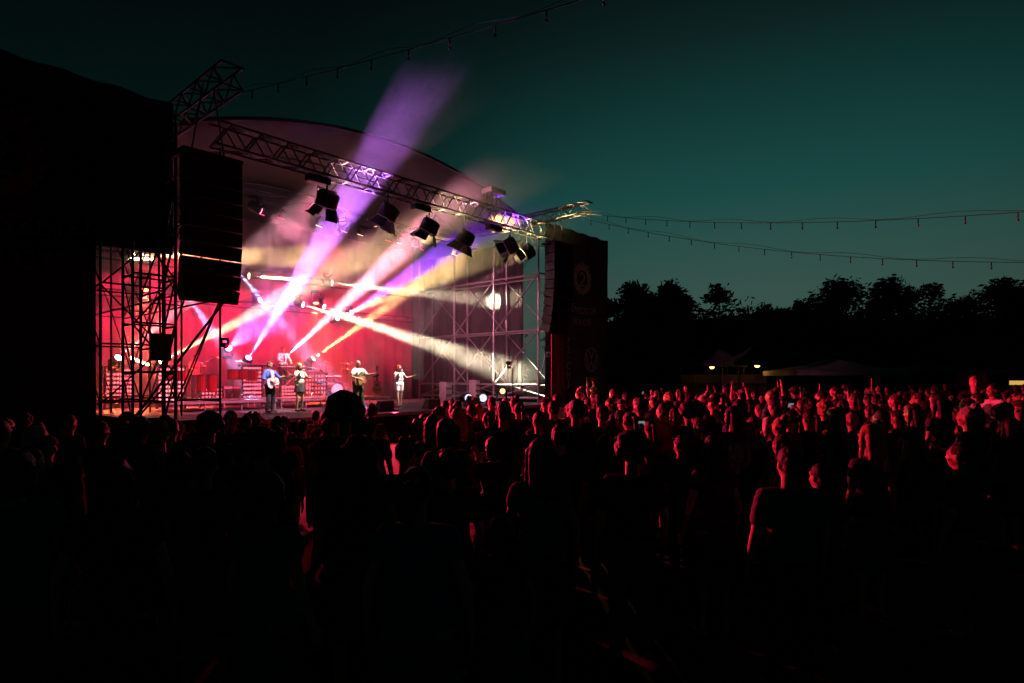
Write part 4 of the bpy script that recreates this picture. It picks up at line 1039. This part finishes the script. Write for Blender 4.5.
# phones in the held-up hands
npz = 0
bpy.context.view_layer.update()
for o, lab, px, py, Y, hair, hw, sw_, pose in people:
    if pose == 'phone' and 7 < Y < 20 and npz < 5:
        q = o.matrix_world @ V((0, .42, 1.68)); f = (o.matrix_world.to_3x3() @ V((0, 1, .15))).normalized(); sd = f.cross(V((0, 0, 1))).normalized(); up = sd.cross(f)
        t = thing('mobile_phone', 'mobile phone held up by the ' + o['label'].replace('person', 'one', 1)[:60].rsplit(' ', 1)[0], 'phone', q, 'phones held up in the crowd'); npz += 1
        t['label'] = 'phone held up ' + where(px, py) + (', near' if Y < 9 else ', mid crowd' if Y < 14 else ', far')
        link('shell', MB().box(q, (.16, .009, .08), sd, f, up), 'phone', t, bevel=.003); link('screen', MB().box(q - f * .006, (.148, .002, .07), sd, f, up), 'screen', t)

# ------------------------------------------------------------------ festoon strings
def festoon(label, a, b, sag, n, drop=.22):
    a, b = V(a), V(b); root = thing('festoon_string', label, 'string lights', a, 'strings of unlit festoon bulbs')
    f = lambda t: a.lerp(b, t) - V((0, 0, sag * 4 * t * (1 - t)))
    link('cable', MB().path([f(i / 40) for i in range(41)], .009, 5), 'wire', root)
    link('carrier_wire', MB().path([f(i / 40) + V((0, 0, .07 + .05 * math.sin(i * .8))) for i in range(41)], .006, 4), 'wire', root)
    for k in range(n):
        p = f((k + .5) / n)
        s_ = link('socket', MB().tube(p, p - V((0, 0, .12)), .014, .017, 7), 'wire', root)
        link('bulb', MB().ell(p - V((0, 0, .17)), (.025, .025, .04), 9, 7), 'glass', s_, smooth=True)
festoon('festoon string rising over the stage from the left truss to the top', at(240, 93, 14.6), at(705, -38, 8.3), .08, 11)
festoon('upper festoon string sagging from the right truss end to the right edge', at(582, 213, 25.5), at(1110, 205, 12.5), .4, 16)
festoon('lower festoon string dropping from the right truss end to the right edge', at(582, 218, 25.5), at(1100, 262, 15.5), .55, 18)

# ------------------------------------------------------------------ stalls, canopies behind the crowd
def stall(label, px, Y, wd, dp, zeave, ztop, lamp=True, m='tentdark', lampx=0.):
    c = at(px, YH, Y); c.z = 0; root = thing('food_stall', label, 'stall', c, 'stalls behind the crowd')
    x0, x1, y0, y1 = c.x - wd / 2, c.x + wd / 2, c.y - dp / 2, c.y + dp / 2
    for x in (x0, x1):
        for y in (y0, y1): link('post', MB().tube((x, y, 0), (x, y, zeave), .04), 'black', root)
    mb = MB(); n = 10
    for t in range(5):
        f = t / 4; k = 1 - f; z = zeave + (ztop - zeave) * (1 - (1 - f) ** .55) if False else zeave + (ztop - zeave) * f ** 1.4
        mb.v += [V((c.x + (x - c.x) * (k * .96 + .04), c.y + (y - c.y) * (k * .96 + .04), z)) for x, y in ((x0 - .2, y0 - .2), (x1 + .2, y0 - .2), (x1 + .2, y1 + .2), (x0 - .2, y1 + .2))]
    for t in range(4):
        for q in range(4): mb.f.append((t * 4 + q, t * 4 + (q + 1) % 4, t * 4 + 4 + (q + 1) % 4, t * 4 + 4 + q))
    mb.f.append((16, 17, 18, 19))
    link('canopy', mb, m, root)
    vl = MB(); 
    for (a, b) in (((x0 - .2, y0 - .2), (x1 + .2, y0 - .2)), ((x1 + .2, y0 - .2), (x1 + .2, y1 + .2)), ((x0 - .2, y0 - .2), (x0 - .2, y1 + .2))):
        d = V((b[0] - a[0], b[1] - a[1], 0)); nn = V((-d.y, d.x, 0)).normalized() * .012; a3, b3 = V((*a, 0)), V((*b, 0))
        vl.hexa([a3 - nn + V((0, 0, zeave - .3)), b3 - nn + V((0, 0, zeave - .3)), b3 + nn + V((0, 0, zeave - .3)), a3 + nn + V((0, 0, zeave - .3)), a3 - nn + V((0, 0, zeave - .004)), b3 - nn + V((0, 0, zeave - .004)), b3 + nn + V((0, 0, zeave - .004)), a3 + nn + V((0, 0, zeave - .004))])
    link('valance', vl, m, root)
    link('counter', MB().box((c.x, y0 + .3, .55), (wd * .9, .5, 1.1)), 'wood', root, bevel=.02); link('shelf', MB().box((c.x, y1 - .3, 1.75), (wd * .8, .3, .04)), 'wood', root)
    link('back_wall', MB().box((c.x, y1, 1.2), (wd, .05, 2.3)), 'wood', root)
    if lamp:
        p = V((c.x + lampx, c.y - .2, zeave - .25)); lo = link('lamp', MB().ell(p, (.17, .17, .16), 12, 8), 'lamp', root, smooth=True)
        link('lamp_cord', MB().tube(p + V((0, 0, .1)), p + V((0, 0, .75)), .01), 'wire', lo)
        light('stall_lamp', 'POINT', p - V((0, 0, .25)), 8, (1, .42, .1), size=.1, parent=root)
    return root
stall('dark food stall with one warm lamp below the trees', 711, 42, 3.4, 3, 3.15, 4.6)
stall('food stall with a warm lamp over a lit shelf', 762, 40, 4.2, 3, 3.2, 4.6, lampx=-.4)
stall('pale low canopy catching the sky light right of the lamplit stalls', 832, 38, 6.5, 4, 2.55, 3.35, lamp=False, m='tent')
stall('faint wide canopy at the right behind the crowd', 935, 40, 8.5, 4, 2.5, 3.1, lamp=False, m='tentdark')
# food truck with an amber window at the far right
c = at(1003, YH, 30); c.z = 0
tr = thing('food_truck', 'dark food truck with a glowing amber window at the far right', 'food truck', c)
link('body', MB().box(c + V((.6, 0, 1.4)), (4.5, 2.0, 2.0)), 'black', tr, bevel=.08)
wd = link('window', MB().box(c + V((0, -1.02, 1.87)), (1.2, .05, .26)), 'black', tr); link('pane', MB().box(c + V((0, -1.05, 1.87)), (1.1, .02, .2)), 'lampdim', wd)
for dx in (-.9, 2.1):
    wl = link('wheel', MB().disc(c + V((dx, -.95, .36)), (0, 1, 0), .36, .2), 'black', tr); link('rim', MB().disc(c + V((dx, -1.06, .36)), (0, 1, 0), .2, .02), 'steel', wl)

# ------------------------------------------------------------------ trees
def tree(label, px, ytop, Y, wid, seed, open_=0., group='trees behind the festival field', leafn=6500):
    r = random.Random(seed); c = at(px, YH, Y); c.z = 0; H = CAMZ + (YH - ytop) * Y / F; rw = wid * Y / F / 2
    root = thing('tree', label, 'tree', c, group)
    tk = MB(); tk.path([c, c + V((.05 * H * r.uniform(-.4, .4), 0, H * .25)), c + V((.06 * H * r.uniform(-.5, .5), .2, H * .55)), c + V((0, 0, H * .86))], [.02 * H, .016 * H, .011 * H, .003 * H], 8)
    blobs = []
    for k in range(17):
        a = r.uniform(0, 6.283); t = r.uniform(.18, .9); rad = rw * math.sqrt(max(.05, 1 - ((t - .42) / .62) ** 2)) * r.uniform(.2, .8)
        p = c + V((rad * math.cos(a), rad * math.sin(a), H * t)); b = rw * r.uniform(.34, .56); blobs.append((p, b))
        tk.path([c + V((0, 0, H * t * .62)), c.lerp(p, .5) + V((0, 0, H * t * .36)), p], [.006 * H, .004 * H, .0015 * H], 5)
    blobs.append((c + V((r.uniform(-.1, .1) * rw, 0, H * .93)), H * .07 + rw * .12)); 
    link('trunk', tk, 'bark', root)
    mb = MB(); sz = .016 * H + .16
    for k in range(leafn):
        p, b = blobs[r.randrange(len(blobs))]
        o = V((r.gauss(0, 1), r.gauss(0, 1), r.gauss(0, 1))).normalized() * (b * r.random() ** .4 * (r.uniform(.75, 1.25) if r.random() < .85 else r.uniform(1.15, 1.45)))
        q = p + V((o.x, o.y, o.z * .8)); x = V((r.gauss(0, 1), r.gauss(0, 1), r.gauss(0, 1))).normalized(); y = x.orthogonal().normalized(); s_ = sz * r.uniform(.5, 1.3)
        i = len(mb.v); mb.v += [q - x * s_, q + y * s_ * .55, q + x * s_, q - y * s_ * .55]; mb.f.append((i, i + 1, i + 2, i + 3))
    co = link('crown', mb, 'leaf', root); co.color = (r.uniform(.03, .05), r.uniform(.045, .07), r.uniform(.015, .025), 1)
TR = [(630, 283, 62, 60, 'leafy tree touching the right banner'), (668, 283, 66, 58, 'upright leafy tree next to the banner tree'), (720, 288, 74, 84, 'lone airy tree standing between two gaps of sky'),
      (695, 322, 80, 60, 'low tree in the gap left of the lone airy tree'), (764, 306, 82, 76, 'low rounded tree right of the lone airy tree'), (803, 302, 86, 60, 'small tree left of the big broad crown'), (842, 281, 80, 100, 'big broad crowned tree above the pale canopy'),
      (888, 279, 84, 66, 'tall narrow tree right of the big broad crown'), (930, 285, 82, 64, 'round topped tree left of the right slope'), (966, 298, 88, 70, 'lower tree near the right edge'), (1006, 279, 80, 70, 'tall tree at the right edge'), (1045, 270, 76, 70, 'tree cut off by the right edge'),
      (575, 320, 70, 60, 'tree hidden mostly behind the right banner'), (500, 325, 72, 70, 'tree seen through the right scaffold')]
for k, (px, yt, Y, wd, lb) in enumerate(TR): tree(lb, px, yt, Y, wd, 40 + k)
r = random.Random(5); ug = MB()                          # low wood behind, read as one mass
for k in range(20000):
    px = r.uniform(560, 1150); Y = r.uniform(92, 104); zt = CAMZ + (YH - (322 + 5 * math.sin(px * .03) + 6 * math.sin(px * .011 + 2))) * Y / F
    q = at(px, YH, Y); q.z = zt * r.random() ** .6; x = V((r.gauss(0, 1), r.gauss(0, 1), r.gauss(0, 1))).normalized(); y = x.orthogonal().normalized(); s_ = r.uniform(.5, 1.3)
    i = len(ug.v); ug.v += [q - x * s_, q + y * s_ * .6, q + x * s_, q - y * s_ * .6]; ug.f.append((i, i + 1, i + 2, i + 3))
wo = link('woods', ug, 'leaf'); wo.color = (.03, .045, .018, 1); tag(wo, 'dark wood closing the field behind the trees', 'woods', kind='stuff')

# ------------------------------------------------------------------ smoke on the stage
sm = MB().sbox(-3, L + 1.1, -5.0, 9.35, DECK + .02, 13.2)
so = link('stage_smoke', sm, 'black', origin=S(L / 2, 3, DECK)); tag(so, 'thin stage smoke catching the coloured light beams', 'smoke', kind='stuff')
m = D.materials.new('stage_smoke'); m.use_nodes = True; t = m.node_tree; t.nodes.clear()
out = t.nodes.new('ShaderNodeOutputMaterial'); pv = t.nodes.new('ShaderNodeVolumePrincipled')
pv.inputs['Color'].default_value = (.92, .9, .9, 1); pv.inputs['Anisotropy'].default_value = .15
tx = t.nodes.new('ShaderNodeTexCoord'); nz = t.nodes.new('ShaderNodeTexNoise'); nz.inputs['Scale'].default_value = .6; nz.inputs['Detail'].default_value = 3; nz.inputs['Distortion'].default_value = .6
t.links.new(tx.outputs['Object'], nz.inputs['Vector'])
mr = t.nodes.new('ShaderNodeMapRange'); mr.inputs[1].default_value = .33; mr.inputs[2].default_value = .68; mr.inputs[3].default_value = .005; mr.inputs[4].default_value = .025
t.links.new(nz.outputs['Fac'], mr.inputs[0])
# the smoke thins out above the truss and in front of the stage
sx = t.nodes.new('ShaderNodeSeparateXYZ'); t.links.new(tx.outputs['Object'], sx.inputs[0])
hz_ = t.nodes.new('ShaderNodeMapRange'); hz_.inputs[1].default_value = 7.2; hz_.inputs[2].default_value = 10.9; hz_.inputs[3].default_value = 1; hz_.inputs[4].default_value = 0
du = t.nodes.new('ShaderNodeVectorMath'); du.operation = 'DOT_PRODUCT'; du.inputs[1].default_value = US; t.links.new(tx.outputs['Object'], du.inputs[0])
dm = t.nodes.new('ShaderNodeMath'); dm.operation = 'MAXIMUM'; dm.inputs[1].default_value = .0; t.links.new(du.outputs['Value'], dm.inputs[0])
da = t.nodes.new('ShaderNodeMath'); da.operation = 'MULTIPLY_ADD'; da.inputs[1].default_value = .42; t.links.new(dm.outputs[0], da.inputs[0]); t.links.new(sx.outputs['Z'], da.inputs[2])
t.links.new(da.outputs[0], hz_.inputs[0])
dv = t.nodes.new('ShaderNodeVectorMath'); dv.operation = 'DOT_PRODUCT'; dv.inputs[1].default_value = VS; t.links.new(tx.outputs['Object'], dv.inputs[0])
fz = t.nodes.new('ShaderNodeMapRange'); fz.inputs[1].default_value = -2.7; fz.inputs[2].default_value = -1.2; fz.inputs[3].default_value = 0; fz.inputs[4].default_value = 1
dz = t.nodes.new('ShaderNodeMath'); dz.operation = 'MULTIPLY_ADD'; dz.inputs[1].default_value = .5; t.links.new(sx.outputs['Z'], dz.inputs[0]); t.links.new(dv.outputs['Value'], dz.inputs[2]); t.links.new(dz.outputs[0], fz.inputs[0])
m1_ = t.nodes.new('ShaderNodeMath'); m1_.operation = 'MULTIPLY'; t.links.new(mr.outputs[0], m1_.inputs[0]); t.links.new(hz_.outputs[0], m1_.inputs[1])
m2_ = t.nodes.new('ShaderNodeMath'); m2_.operation = 'MULTIPLY'; t.links.new(m1_.outputs[0], m2_.inputs[0]); t.links.new(fz.outputs[0], m2_.inputs[1])
t.links.new(m2_.outputs[0], pv.inputs['Density']); t.links.new(pv.outputs[0], out.inputs['Volume'])
m.cycles.volume_step_rate = .35
so.data.materials.clear(); so.data.materials.append(m)

D.batch_remove(TRASH); D.scenes.remove(TMP)
